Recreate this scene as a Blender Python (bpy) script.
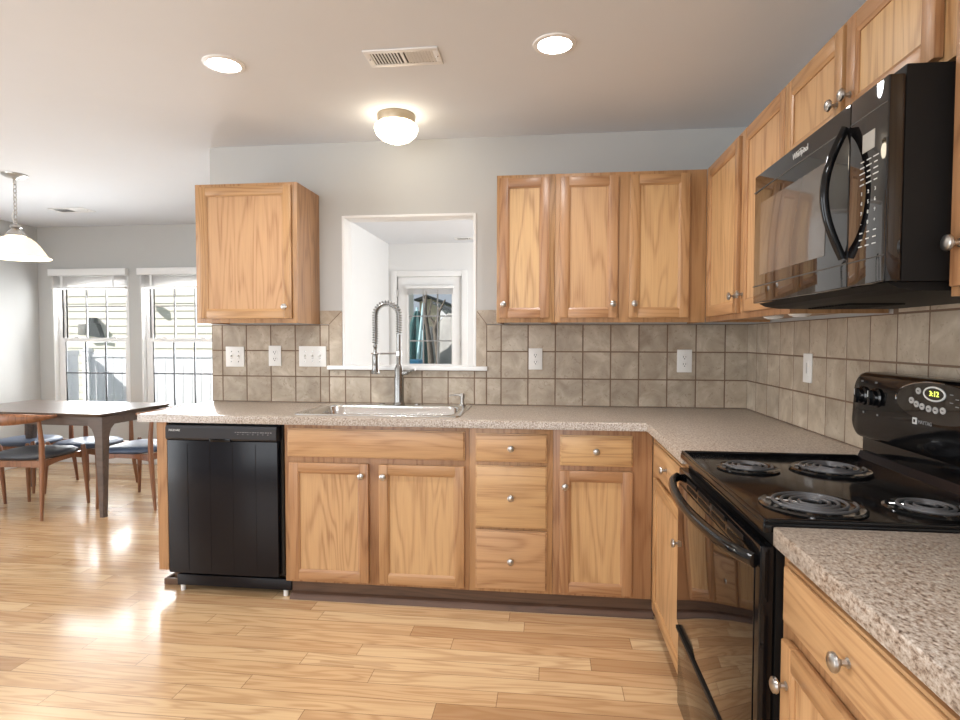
import bpy, bmesh, math, random
from mathutils import Vector, Matrix
random.seed(7)
PI = math.pi
S = bpy.context.scene
for o in list(bpy.data.objects):
    bpy.data.objects.remove(o)

# ------------------------------------------------------------------ camera
cam_d = bpy.data.cameras.new('camera'); cam = bpy.data.objects.new('camera', cam_d)
S.collection.objects.link(cam); S.camera = cam
F_PX = 583.31
cam_d.sensor_fit = 'HORIZONTAL'; cam_d.sensor_width = 36.0; cam_d.lens = F_PX / 960 * 36
cam_d.clip_start = 0.02; cam_d.clip_end = 200
YAW, PITCH, ROLL = 0.11553, 0.03654, -0.0015
cam.matrix_world = (Matrix.Translation((-1.0940, -3.3506, 1.2971)) @ Matrix.Rotation(YAW, 4, 'Z')
                    @ Matrix.Rotation(PI/2 - PITCH, 4, 'X') @ Matrix.Rotation(-ROLL, 4, 'Z'))

# ------------------------------------------------------------------ view, world, sun, daylight, added fill
S.view_settings.view_transform = 'Standard'; S.view_settings.look = 'None'
S.view_settings.exposure = 0.27; S.view_settings.gamma = 1.0
S.view_settings.use_curve_mapping = False
W = bpy.data.worlds.new('sky'); S.world = W; W.use_nodes = True
nt = W.node_tree; nt.nodes.clear()
wo = nt.nodes.new('ShaderNodeOutputWorld'); bg = nt.nodes.new('ShaderNodeBackground')
bg.inputs['Color'].default_value = (0.78, 0.88, 1.0, 1); bg.inputs['Strength'].default_value = 0.45
nt.links.new(bg.outputs[0], wo.inputs[0])

def sun(direction, strength, color=(1, .96, .9), angle=0.01):
    l = bpy.data.lights.new('sun', 'SUN'); l.energy = strength; l.color = color; l.angle = angle
    o = bpy.data.objects.new('sun', l); S.collection.objects.link(o)
    o.rotation_euler = Vector(direction).to_track_quat('-Z', 'Y').to_euler(); o.location = (-8, -4, 9)
sun((0.68, 0.42, -0.58), 5.6)

def area(name, loc, aim, sx, sy, power, color=(1, 1, 1)):
    l = bpy.data.lights.new(name, 'AREA'); l.shape = 'RECTANGLE'; l.size = sx; l.size_y = sy
    l.energy = power; l.color = color
    o = bpy.data.objects.new(name, l); S.collection.objects.link(o); o.location = loc
    o.rotation_euler = (Vector(aim) - Vector(loc)).to_track_quat('-Z', 'Z').to_euler()
    return o
# fill areas added out of view, and daylight at the dining windows
area('fill_rear', (-2.9, -5.85, 1.5), (-2.6, 0, 1.25), 3.6, 1.9, 70, (0.94, 0.97, 1.0))  # added soft fill from behind the camera, no known window there
area('fill_side', (-6.25, -2.9, 1.45), (0, -2.2, 1.3), 3.0, 1.9, 105, (0.93, 0.97, 1.0))  # added fill from the left through an unseen opening
area('daylight_dining_a', (-5.78, 2.33, 1.25), (-5.2, -2, 0.8), 0.8, 1.2, 46, (0.95, 0.98, 1.0))
area('daylight_dining_b', (-4.79, 2.33, 1.25), (-4.2, -2, 0.8), 0.8, 1.2, 46, (0.95, 0.98, 1.0))
area('fill_sunroom', (0.3, 1.9, 1.5), (-3, 1.9, 1.5), 2.4, 1.6, 82, (1, 1, 1))  # added fill that brightens the next room from its unseen side

# lamps of the two recessed lights, plus two fill spots added out of view
for lx, ly in ((-2.447, -1.005), (-1.074, -1.017), (-2.447, -3.1), (-1.074, -3.1)):
    l = bpy.data.lights.new('recessed_and_fill_lamp', 'SPOT'); l.energy = 50; l.color = (0.97, 0.98, 1.0); l.spot_size = math.radians(150); l.spot_blend = 1.0; l.shadow_soft_size = 0.06
    o = bpy.data.objects.new('recessed_and_fill_lamp', l); S.collection.objects.link(o); o.location = (lx, ly, 2.425)

# ------------------------------------------------------------------ materials
def new_mat(name):
    m = bpy.data.materials.new(name); m.use_nodes = True
    n = m.node_tree; n.nodes.clear()
    out = n.nodes.new('ShaderNodeOutputMaterial'); b = n.nodes.new('ShaderNodeBsdfPrincipled')
    n.links.new(b.outputs[0], out.inputs[0])
    return m, n, b
def N(n, typ, **kw):
    x = n.nodes.new(typ)
    for k, v in kw.items():
        if hasattr(x, k): setattr(x, k, v)
        else: x.inputs[k].default_value = v
    return x
def L(n, a, b): n.links.new(a, b)
def mth(n, op, a, b=None, c=None):
    x = n.nodes.new('ShaderNodeMath'); x.operation = op
    for i, v in enumerate((a, b, c)):
        if v is None: continue
        if hasattr(v, 'is_output') or isinstance(v, bpy.types.NodeSocket): n.links.new(v, x.inputs[i])
        else: x.inputs[i].default_value = v
    return x.outputs[0]
def ramp(n, fac, stops):
    r = n.nodes.new('ShaderNodeValToRGB'); L(n, fac, r.inputs[0])
    e = r.color_ramp.elements
    while len(e) < len(stops): e.new(0.5)
    for i, (p, c) in enumerate(stops):
        e[i].position = p; e[i].color = (*c, 1)
    return r.outputs[0]
def mix(n, fac, a, b, mode='MIX'):
    x = n.nodes.new('ShaderNodeMix'); x.data_type = 'RGBA'; x.blend_type = mode
    for s, v in ((x.inputs[0], fac), (x.inputs[6], a), (x.inputs[7], b)):
        if isinstance(v, bpy.types.NodeSocket): L(n, v, s)
        elif isinstance(v, (int, float)): s.default_value = v
        else: s.default_value = (*v, 1)
    return x.outputs[2]
def coords(n, scale=(1, 1, 1), rand=0.0):
    t = n.nodes.new('ShaderNodeTexCoord'); src = t.outputs['Object']
    if rand:
        oi = n.nodes.new('ShaderNodeObjectInfo')
        v = n.nodes.new('ShaderNodeVectorMath'); v.operation = 'ADD'
        m = mth(n, 'MULTIPLY', oi.outputs['Random'], rand)
        L(n, src, v.inputs[0]); L(n, m, v.inputs[1]); src = v.outputs[0]
    mp = n.nodes.new('ShaderNodeMapping'); mp.inputs['Scale'].default_value = scale
    L(n, src, mp.inputs[0]); return mp.outputs[0]
def noise(n, vec, scale, detail=2.0, rough=0.5, dist=0.0):
    x = n.nodes.new('ShaderNodeTexNoise'); L(n, vec, x.inputs['Vector'])
    x.inputs['Scale'].default_value = scale; x.inputs['Detail'].default_value = detail
    x.inputs['Roughness'].default_value = rough; x.inputs['Distortion'].default_value = dist
    return x.outputs[0]
def bump(n, b, h, strength, dist=0.002):
    x = n.nodes.new('ShaderNodeBump'); x.inputs['Strength'].default_value = strength
    x.inputs['Distance'].default_value = dist; L(n, h, x.inputs['Height']); L(n, x.outputs[0], b.inputs['Normal'])
def plain(name, col, rough=0.5, metal=0.0, noise_amt=0.06, scale=8.0, spec=0.5, coat=0.0, bmp=0.0):
    m, n, b = new_mat(name)
    v = noise(n, coords(n), scale, 3)
    c = mix(n, v, tuple(max(0, k*(1-noise_amt)) for k in col), tuple(min(1, k*(1+noise_amt)) for k in col))
    L(n, c, b.inputs['Base Color'])
    b.inputs['Roughness'].default_value = rough; b.inputs['Metallic'].default_value = metal
    b.inputs['Specular IOR Level'].default_value = spec; b.inputs['Coat Weight'].default_value = coat
    if bmp: bump(n, b, noise(n, coords(n), scale*30, 2), bmp, 0.001)
    return m
def glow(name, col, strength):
    m, n, b = new_mat(name)
    b.inputs['Base Color'].default_value = (*col, 1)
    b.inputs['Emission Color'].default_value = (*col, 1); b.inputs['Emission Strength'].default_value = strength
    return m
def oak(name, axis, light, dark, rand=31.0, rough=0.36):
    m, n, b = new_mat(name)
    i = 'xyz'.index(axis)
    sc = [1, 1, 1]; sc[i] = 0.11
    v = coords(n, sc, rand)
    n1 = noise(n, v, 6.5, 2.0, 0.45, 0.3)
    rings = mth(n, 'SINE', mth(n, 'MULTIPLY', n1, 72.0))
    rings = mth(n, 'MULTIPLY_ADD', rings, 0.5, 0.5)
    rings = mth(n, 'POWER', rings, 2.2)
    sp = [170, 170, 170]; sp[i] = 5
    pores = noise(n, coords(n, sp, rand), 1.0, 2, 0.6)
    broad = noise(n, v, 2.0, 2)
    f = mth(n, 'MULTIPLY_ADD', rings, 0.29, mth(n, 'MULTIPLY', pores, 0.66))
    f = mth(n, 'ADD', f, mth(n, 'MULTIPLY_ADD', broad, 0.35, -0.26))
    c = ramp(n, f, [(0.20, light), (0.42, tuple((a*.72+d*.28) for a, d in zip(light, dark))), (0.72, dark)])
    oi = n.nodes.new('ShaderNodeObjectInfo')
    hsv = n.nodes.new('ShaderNodeHueSaturation')
    L(n, c, hsv.inputs['Color']); L(n, mth(n, 'MULTIPLY_ADD', oi.outputs['Random'], 0.16, 0.92), hsv.inputs['Value'])
    L(n, mth(n, 'MULTIPLY_ADD', oi.outputs['Random'], 0.010, 0.495), hsv.inputs['Hue'])
    L(n, hsv.outputs[0], b.inputs['Base Color'])
    b.inputs['Roughness'].default_value = rough
    b.inputs['Coat Weight'].default_value = 0.15; b.inputs['Coat Roughness'].default_value = 0.25
    bump(n, b, pores, 0.08, 0.0006)
    return m
OL, OD = (0.45, 0.245, 0.110), (0.25, 0.112, 0.042)
PL, PD = (0.57, 0.345, 0.165), (0.34, 0.170, 0.070)
OAKX, OAKY, OAKZ = (oak('oak_frame_'+a, a, OL, OD) for a in 'xyz')
PANZ = oak('oak_panel', 'z', PL, PD); PANX = oak('oak_drawer_x', 'x', PL, PD); PANY = oak('oak_drawer_y', 'y', PL, PD)
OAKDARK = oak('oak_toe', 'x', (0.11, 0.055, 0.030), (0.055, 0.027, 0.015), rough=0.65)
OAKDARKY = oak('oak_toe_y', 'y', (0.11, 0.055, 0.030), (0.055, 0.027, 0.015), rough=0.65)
WALNUT = oak('walnut', 'z', (0.26, 0.105, 0.045), (0.13, 0.05, 0.02))
TABLEW = oak('grey_walnut', 'x', (0.12, 0.085, 0.068), (0.065, 0.045, 0.036), rough=0.3)

def floor_mat():
    m, n, b = new_mat('oak_plank_floor')
    t = n.nodes.new('ShaderNodeTexCoord'); sx = n.nodes.new('ShaderNodeSeparateXYZ'); L(n, t.outputs['Object'], sx.inputs[0])
    w, ln = 0.09, 0.95
    ys = mth(n, 'DIVIDE', sx.outputs[1], w); row = mth(n, 'FLOOR', ys); fy = mth(n, 'FRACT', ys)
    wn = n.nodes.new('ShaderNodeTexWhiteNoise'); wn.noise_dimensions = '1D'; L(n, row, wn.inputs['W'])
    xs = mth(n, 'ADD', mth(n, 'DIVIDE', sx.outputs[0], ln), mth(n, 'MULTIPLY', wn.outputs[0], 7.0))
    idx = mth(n, 'FLOOR', xs); fx = mth(n, 'FRACT', xs)
    cb = n.nodes.new('ShaderNodeCombineXYZ'); L(n, idx, cb.inputs[0]); L(n, row, cb.inputs[1])
    w2 = n.nodes.new('ShaderNodeTexWhiteNoise'); w2.noise_dimensions = '2D'; L(n, cb.outputs[0], w2.inputs['Vector'])
    rnd = w2.outputs[0]
    gx = n.nodes.new('ShaderNodeCombineXYZ')
    L(n, mth(n, 'MULTIPLY_ADD', sx.outputs[0], 0.55, mth(n, 'MULTIPLY', rnd, 91.0)), gx.inputs[0])
    L(n, mth(n, 'MULTIPLY', sx.outputs[1], 6.0), gx.inputs[1]); L(n, mth(n, 'MULTIPLY', rnd, 37.0), gx.inputs[2])
    n1 = noise(n, gx.outputs[0], 2.2, 2, 0.5, 0.4)
    rings = mth(n, 'POWER', mth(n, 'MULTIPLY_ADD', mth(n, 'SINE', mth(n, 'MULTIPLY', n1, 44.0)), 0.5, 0.5), 2.0)
    g2 = n.nodes.new('ShaderNodeCombineXYZ'); L(n, mth(n, 'MULTIPLY', sx.outputs[0], 4.0), g2.inputs[0]); L(n, mth(n, 'MULTIPLY', sx.outputs[1], 120.0), g2.inputs[1])
    pores = noise(n, g2.outputs[0], 1.0, 2)
    tone = ramp(n, rnd, [(0.0, (0.46, 0.275, 0.140)), (0.25, (0.60, 0.385, 0.205)), (0.65, (0.67, 0.455, 0.250)), (1.0, (0.75, 0.55, 0.325))])
    f = mth(n, 'ADD', mth(n, 'MULTIPLY', rings, 0.32), mth(n, 'MULTIPLY', pores, 0.30))
    c = mix(n, f, tone, (0.30, 0.14, 0.05))
    blotch = noise(n, gx.outputs[0], 1.2, 3)
    c = mix(n, mth(n, 'MULTIPLY', mth(n, 'GREATER_THAN', blotch, 0.66), 0.25), c, (0.22, 0.10, 0.045))
    ex = mth(n, 'MULTIPLY', mth(n, 'MINIMUM', fx, mth(n, 'SUBTRACT', 1.0, fx)), ln)
    ey = mth(n, 'MULTIPLY', mth(n, 'MINIMUM', fy, mth(n, 'SUBTRACT', 1.0, fy)), w)
    seam = mth(n, 'LESS_THAN', mth(n, 'MINIMUM', ex, ey), 0.0013)
    c = mix(n, mth(n, 'MULTIPLY', seam, 0.62), c, (0.08, 0.035, 0.015))
    L(n, c, b.inputs['Base Color'])
    L(n, mth(n, 'MULTIPLY_ADD', pores, 0.10, 0.20), b.inputs['Roughness'])
    b.inputs['Coat Weight'].default_value = 0.25; b.inputs['Coat Roughness'].default_value = 0.12
    wave = noise(n, gx.outputs[0], 1.5, 1)
    bump(n, b, mth(n, 'SUBTRACT', mth(n, 'MULTIPLY', wave, 0.5), mth(n, 'MULTIPLY', seam, 0.4)), 0.18, 0.002)
    return m
FLOOR = floor_mat()
def counter_mat():
    m, n, b = new_mat('speckled_laminate')
    v = coords(n, (1.0, 0.6, 1))
    a = noise(n, v, 140, 3, 0.65); c2 = noise(n, v, 380, 2, 0.6); d = noise(n, v, 38, 3, 0.6)
    f = mth(n, 'ADD', mth(n, 'MULTIPLY', a, 0.62), mth(n, 'ADD', mth(n, 'MULTIPLY', c2, 0.28), mth(n, 'MULTIPLY', d, 0.10)))
    c = ramp(n, f, [(0.34, (0.07, 0.045, 0.033)), (0.42, (0.21, 0.150, 0.110)), (0.48, (0.36, 0.290, 0.230)), (0.55, (0.46, 0.395, 0.330)), (0.66, (0.63, 0.57, 0.50))])
    L(n, c, b.inputs['Base Color']); b.inputs['Roughness'].default_value = 0.28
    return m
COUNTER = counter_mat()
def tile_mat():
    m, n, b = new_mat('stone_look_tile')
    g = n.nodes.new('ShaderNodeNewGeometry')
    r = g.outputs['Random Per Island']
    v = n.nodes.new('ShaderNodeVectorMath'); v.operation = 'ADD'
    L(n, coords(n), v.inputs[0]); L(n, mth(n, 'MULTIPLY', r, 19.0), v.inputs[1])
    a = noise(n, v.outputs[0], 9, 4, 0.6, 0.6); s = noise(n, v.outputs[0], 34, 3, 0.6, 1.5)
    base = ramp(n, a, [(0.30, (0.33, 0.262, 0.192)), (0.55, (0.46, 0.385, 0.295)), (0.72, (0.58, 0.505, 0.405))])
    spots = mth(n, 'MULTIPLY', mth(n, 'GREATER_THAN', s, 0.635), 0.45)
    c = mix(n, spots, base, (0.26, 0.19, 0.135))
    hsv = n.nodes.new('ShaderNodeHueSaturation'); L(n, c, hsv.inputs['Color'])
    L(n, mth(n, 'MULTIPLY_ADD', r, 0.16, 0.92), hsv.inputs['Value']); L(n, hsv.outputs[0], b.inputs['Base Color'])
    b.inputs['Roughness'].default_value = 0.38
    bump(n, b, s, 0.1, 0.001)
    return m
TILE = tile_mat()
GROUT = plain('grout', (0.19, 0.125, 0.085), 0.9, scale=60)
WALL = plain('wall_paint', (0.53, 0.53, 0.515), 0.75, noise_amt=0.012, bmp=0.03)
WALLW = plain('white_wall_paint', (0.78, 0.78, 0.77), 0.75, noise_amt=0.012)
CEIL = plain('ceiling_paint', (0.74, 0.765, 0.80), 0.85, noise_amt=0.012)
WHITE = plain('white_trim', (0.85, 0.85, 0.84), 0.35, noise_amt=0.01)
BLIND = plain('blind_slat', (0.74, 0.72, 0.70), 0.5, noise_amt=0.02)
PLATE = plain('white_plastic', (0.82, 0.81, 0.78), 0.35, noise_amt=0.01)
SLOT = plain('outlet_slot', (0.05, 0.045, 0.04), 0.6)
BLACK = plain('black_enamel', (0.004, 0.004, 0.0045), 0.10, noise_amt=0.05, coat=0.0, spec=0.38)
BLKSAT = plain('black_satin', (0.006, 0.006, 0.009), 0.20, spec=0.3)
BLKMAT = plain('black_matte', (0.007, 0.006, 0.0055), 0.55, spec=0.2)
BLKGLS = plain('black_glass', (0.005, 0.004, 0.004), 0.04, coat=0.5)
OVENGLS = plain('oven_glass', (0.004, 0.003, 0.003), 0.03, coat=0.25, spec=0.5)
MWWIN = plain('microwave_window', (0.115, 0.098, 0.085), 0.10, coat=0.6, spec=0.6)  # lighter base paints in the bright reflection on the glass
COIL = plain('burner_coil', (0.13, 0.13, 0.135), 0.30, metal=0.4, noise_amt=0.15, scale=40)
PAN = plain('drip_pan', (0.012, 0.012, 0.012), 0.12, coat=0.6)
CHROME = plain('chrome', (0.72, 0.72, 0.72), 0.12, metal=1.0, noise_amt=0.02)
NICKEL = plain('brushed_nickel', (0.50, 0.48, 0.455), 0.28, metal=1.0, noise_amt=0.05, scale=60)
BRONZE = plain('champagne_metal', (0.42, 0.35, 0.26), 0.4, metal=0.6)
STEEL = plain('stainless', (0.70, 0.70, 0.69), 0.18, metal=1.0, noise_amt=0.04, scale=30)
DARKMET = plain('dark_chrome', (0.32, 0.31, 0.30), 0.25, metal=1.0)
INK = plain('grey_print', (0.62, 0.62, 0.60), 0.5)
MUNT_BACKLIT = plain('backlit_muntin', (0.09, 0.095, 0.105), 0.5)  # dark tone paints in how the bars look against bright light
INKDIM = plain('dim_print', (0.30, 0.30, 0.30), 0.5)
GREYBTN = plain('grey_button', (0.50, 0.49, 0.47), 0.45)
NAVY = plain('navy_seat', (0.075, 0.105, 0.17), 0.42, noise_amt=0.12, bmp=0.05)
CHARCOAL = plain('charcoal_seat', (0.050, 0.056, 0.068), 0.45, noise_amt=0.12, bmp=0.05)
CAN = glow('can_lens', (1.0, 0.97, 0.92), 38.0)
GLOBE = glow('lamp_globe', (1.0, 0.88, 0.68), 7.0)
SHADE = glow('pendant_glass', (1.0, 0.85, 0.64), 0.66)
CLOCK = glow('clock_digits', (0.75, 0.85, 0.12), 1.6)
DUCT = plain('vent_dark', (0.10, 0.085, 0.075), 0.8)
SIDING = plain('vinyl_siding', (0.84, 0.80, 0.72), 0.6, noise_amt=0.03)
VINYL = plain('vinyl_fence', (0.80, 0.82, 0.85), 0.5, noise_amt=0.02)
GRASS = plain('lawn', (0.10, 0.16, 0.05), 0.9, noise_amt=0.4, scale=30)
COVER = plain('grey_cover', (0.30, 0.295, 0.285), 0.8, noise_amt=0.35, scale=5)
TEAL = plain('teal_canvas', (0.010, 0.075, 0.080), 0.7, noise_amt=0.5, scale=6)
PALEBLUE = plain('pale_pole', (0.45, 0.68, 0.75), 0.5)
BARK = plain('bark', (0.13, 0.11, 0.09), 0.9, noise_amt=0.4, scale=20)
ROOF = plain('shingle', (0.07, 0.08, 0.085), 0.9, noise_amt=0.2, scale=20)
TANW = plain('tan_siding', (0.80, 0.69, 0.52), 0.8)
BLUEPL = plain('blue_plastic', (0.05, 0.30, 0.55), 0.5)
def glass_mat():
    m, n, b = new_mat('window_glass')
    n.nodes.remove(b); out = [x for x in n.nodes if x.type == 'OUTPUT_MATERIAL'][0]
    tr = n.nodes.new('ShaderNodeBsdfTransparent'); gl = n.nodes.new('ShaderNodeBsdfGlossy'); gl.inputs['Roughness'].default_value = 0.02
    fr = n.nodes.new('ShaderNodeFresnel'); fr.inputs[0].default_value = 1.3
    mx = n.nodes.new('ShaderNodeMixShader'); L(n, fr.outputs[0], mx.inputs[0]); L(n, tr.outputs[0], mx.inputs[1]); L(n, gl.outputs[0], mx.inputs[2]); L(n, mx.outputs[0], out.inputs[0])
    return m
GLASS = glass_mat()

# ------------------------------------------------------------------ mesh helpers
IDM = lambda p: p
class MB:
    def __init__(self, m=None):
        self.bm = bmesh.new(); self.m = m or IDM
    def _merge(self, t, mat):
        for f in t.faces: f.material_index = mat
        for v in t.verts: v.co = Vector(self.m(v.co))
        me = bpy.data.meshes.new('tmp'); t.to_mesh(me); t.free(); self.bm.from_mesh(me); bpy.data.meshes.remove(me)
    def box(self, x0, x1, y0, y1, z0, z1, b=0.0, mat=0, seg=2):
        t = bmesh.new(); bmesh.ops.create_cube(t, size=1)
        for v in t.verts:
            v.co = Vector(((x0+x1)/2 + v.co.x*abs(x1-x0), (y0+y1)/2 + v.co.y*abs(y1-y0), (z0+z1)/2 + v.co.z*abs(z1-z0)))
        if b: bmesh.ops.bevel(t, geom=t.edges[:], offset=b, segments=seg, profile=0.6, affect='EDGES')
        self._merge(t, mat); return self
    def loops(self, loops, mat=0, cap0=True, cap1=True, close=False):
        t = bmesh.new(); R = [[t.verts.new(Vector(p)) for p in lp] for lp in loops]
        k = len(R[0]); rng = range(len(R)) if close else range(len(R)-1)
        for i in rng:
            A, B = R[i], R[(i+1) % len(R)]
            for j in range(k):
                t.faces.new((A[j], A[(j+1) % k], B[(j+1) % k], B[j]))
        if not close:
            if cap0: t.faces.new(R[0][::-1])
            if cap1: t.faces.new(R[-1])
        self._merge(t, mat); return self
    def prism(self, poly, axis, a0, a1, mat=0):
        def P(u, v, w): return {'x': (w, u, v), 'y': (u, w, v), 'z': (u, v, w)}[axis]
        return self.loops([[P(u, v, a0) for u, v in poly], [P(u, v, a1) for u, v in poly]], mat)
    def lathe(self, prof, o, axis=(0, 0, 1), seg=24, mat=0, cap=True, sx=1.0):
        ax = Vector(axis).normalized(); q = Vector((0, 0, 1)).rotation_difference(ax); o = Vector(o)
        lp = []
        for r, h in prof:
            r = max(r, 1e-5)
            lp.append([o + q @ Vector((r*math.cos(2*PI*i/seg)*sx, r*math.sin(2*PI*i/seg), h)) for i in range(seg)])
        return self.loops(lp, mat, cap, cap)
    def cyl(self, p0, p1, r0, r1=None, seg=20, mat=0):
        p0, p1 = Vector(p0), Vector(p1); r1 = r0 if r1 is None else r1
        return self.lathe([(r0, 0), (r1, (p1-p0).length)], p0, p1-p0, seg, mat)
    def tube(self, pts, r, seg=10, mat=0, close=False, flat=None):
        pts = [Vector(p) for p in pts]; n = len(pts); lp = []; up = None
        for i, p in enumerate(pts):
            a = pts[(i-1) % n] if (close or i > 0) else p; b = pts[(i+1) % n] if (close or i < n-1) else p
            d = (b-a).normalized()
            if up is None:
                up = Vector((0, 0, 1)) if abs(d.z) < 0.9 else Vector((0, 1, 0))
            s = d.cross(up).normalized(); up = s.cross(d).normalized()
            rr = r[i] if isinstance(r, (list, tuple)) else r
            ru, rs = (rr if flat is None else flat[i][1]), (rr if flat is None else flat[i][0])
            lp.append([p + s*math.cos(2*PI*k/seg)*rs + up*math.sin(2*PI*k/seg)*ru for k in range(seg)])
        return self.loops(lp, mat, True, True, close)
    def build(self, name, mats, parent=None, smooth=True, angle=35):
        bm = self.bm
        bmesh.ops.remove_doubles(bm, verts=bm.verts, dist=1e-6)
        bmesh.ops.recalc_face_normals(bm, faces=bm.faces)
        me = bpy.data.meshes.new(name)
        off = Vector((0, 0, 0))
        p = parent
        while p is not None:
            off += Vector(p.location); p = p.parent
        bmesh.ops.translate(bm, verts=bm.verts, vec=-off)
        bm.to_mesh(me); bm.free()
        for m in (mats if isinstance(mats, (list, tuple)) else [mats]): me.materials.append(m)
        if smooth:
            me.shade_smooth(); me.set_sharp_from_angle(angle=math.radians(angle))
        o = bpy.data.objects.new(name, me); S.collection.objects.link(o)
        if parent is not None: o.parent = parent
        return o
def tag(o, label, cat, group=None):
    o['label'] = label; o['category'] = cat
    if group: o['group'] = group
    return o
def thing(name, label, cat, loc=(0, 0, 0), group=None):
    o = bpy.data.objects.new(name, None); S.collection.objects.link(o); o.location = loc; o.empty_display_size = 0.05
    return tag(o, label, cat, group)
def struct(name, mb, mat, parent=None, **k):
    o = mb.build(name, mat, parent, **k)
    if parent is None: o['kind'] = 'structure'
    return o
def sgroup(name, loc=(0, 0, 0)):
    o = bpy.data.objects.new(name, None); S.collection.objects.link(o); o.location = loc; o['kind'] = 'structure'; o.empty_display_size = 0.05
    return o
def copy_tree(o, parent=None):
    c = o.copy(); S.collection.objects.link(c)
    if parent is not None: c.parent = parent
    for ch in list(o.children): copy_tree(ch, c)
    return c
def text(name, s, size, o, right, up, mat, parent, depth=0.0006, align='CENTER', stretch=1.0):
    cu = bpy.data.curves.new('txt', 'FONT'); cu.body = s; cu.size = size; cu.extrude = depth; cu.align_x = align; cu.align_y = 'CENTER'
    cu.resolution_u = 2
    tmp = bpy.data.objects.new('txt', cu); S.collection.objects.link(tmp)
    dg = bpy.context.evaluated_depsgraph_get(); dg.update()
    me = bpy.data.meshes.new_from_object(tmp.evaluated_get(dg))
    bpy.data.objects.remove(tmp); bpy.data.curves.remove(cu)
    r = Vector(right).normalized(); u = Vector(up).normalized(); nn = r.cross(u)
    off = Vector((0, 0, 0)); p = parent
    while p is not None: off += Vector(p.location); p = p.parent
    for v in me.vertices:
        v.co = Vector(o) + r*v.co.x*stretch + u*v.co.y + nn*v.co.z - off
    me.materials.clear(); me.materials.append(mat); me.name = name
    ob = bpy.data.objects.new(name, me); S.collection.objects.link(ob); ob.parent = parent
    return ob
def rrect(x0, x1, y0, y1, r, z, seg=5):
    pts = []
    for cx, cy, a in ((x1-r, y1-r, 0), (x0+r, y1-r, 90), (x0+r, y0+r, 180), (x1-r, y0+r, 270)):
        for i in range(seg+1):
            t = math.radians(a + 90*i/seg); pts.append((cx + r*math.cos(t), cy + r*math.sin(t), z))
    return pts
def wall_with_holes(m, a0, a1, d0, d1, z0, z1, holes):
    """boxes of a wall along its length; holes (a0,a1,z0,z1) sorted"""
    cur = a0
    for h0, h1, k0, k1 in holes:
        m.box(cur, h0, d0, d1, z0, z1)
        if k0 > z0: m.box(h0, h1, d0, d1, z0, k0)
        if k1 < z1: m.box(h0, h1, d0, d1, k1, z1)
        cur = h1
    m.box(cur, a1, d0, d1, z0, z1)
    return m

# ------------------------------------------------------------------ room shell
H = 2.445; XE = -3.127; XL = -6.38; YD = 2.19; YS = 3.60; YR = -6.0; T = 0.12
PT = (-2.303, -1.507, 1.135, 2.018)          # pass-through opening
struct('floor', MB().box(XL-T, 0.12, YR-T, YS+T, -0.12, 0), FLOOR, smooth=False)
struct('ceiling', MB().box(XL-T, 0.5, YR-T, YS+T, H, H+0.15), CEIL, smooth=False)
struct('sun_block_slab', MB().box(XL-4.0, 0.5, YR-4.0, YR-T, H+0.01, H+0.15).box(XL-4.0, XL-T, YR-T, -1.0, H+0.01, H+0.15), CEIL, smooth=False)  # unseen slab added to keep direct sun out of the openings
struct('wall_back', wall_with_holes(MB(), XE, 0, 0, T, 0, H, [PT]), WALL, smooth=False)
struct('wall_right', MB().box(0, T, YR-T, T, 0, H), WALL, smooth=False)
struct('wall_left', wall_with_holes(MB(lambda p: (p.y, p.x, p.z)), YR-T, YD+T, XL-T, XL, 0, H, [(-4.4, -1.4, 0.5, 2.4)]), WALL, smooth=False)
WINS = [(-6.215, -5.36, 0.52, 1.955), (-5.225, -4.37, 0.52, 1.955)]
struct('wall_dining', wall_with_holes(MB(), XL, -3.14, YD, YD+T, 0, H, WINS), WALL, smooth=False)
struct('wall_partition', MB().box(-3.13, -3.02, T, YS, 0, H), WALLW, smooth=False)
DOOR = (-2.925, -2.11, 0.0, 2.05)
struct('wall_sunroom', wall_with_holes(MB(), -3.02, 0.42, YS, YS+T, 0, H, [DOOR]), WALLW, smooth=False)
struct('wall_sunroom_right', wall_with_holes(MB(lambda p: (p.y, p.x, p.z)), T, YS, 0.30, 0.42, 0, H, [(0.6, 3.2, 0.6, 2.4)]), WALLW, smooth=False)
struct('wall_rear', wall_with_holes(MB(), XL, 0, YR-T, YR, 0, H, [(-4.8, -1.0, 0.4, 2.44)]), WALL, smooth=False)

# pass-through lining and stool
m = MB(); x0, x1, z0, z1 = PT
m.box(x0-0.001, x0+0.014, -0.006, T+0.006, z0, z1, 0.002); m.box(x1-0.014, x1+0.001, -0.006, T+0.006, z0, z1, 0.002)
m.box(x0+0.014, x1-0.014, -0.006, T+0.006, z1-0.014, z1+0.001, 0.002)
struct('trim_1', m, WHITE)
struct('trim_2', MB().box(-2.392, -1.437, -0.032, T+0.02, 1.113, 1.137, 0.004), WHITE)
# baseboards
struct('baseboard_dining', MB().box(XL+0.015, -3.15, YD-0.014, YD, 0, 0.10, 0.004), WHITE)
struct('baseboard_left', MB().box(XL, XL+0.014, YR, YD, 0, 0.10, 0.004), WHITE)
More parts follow.
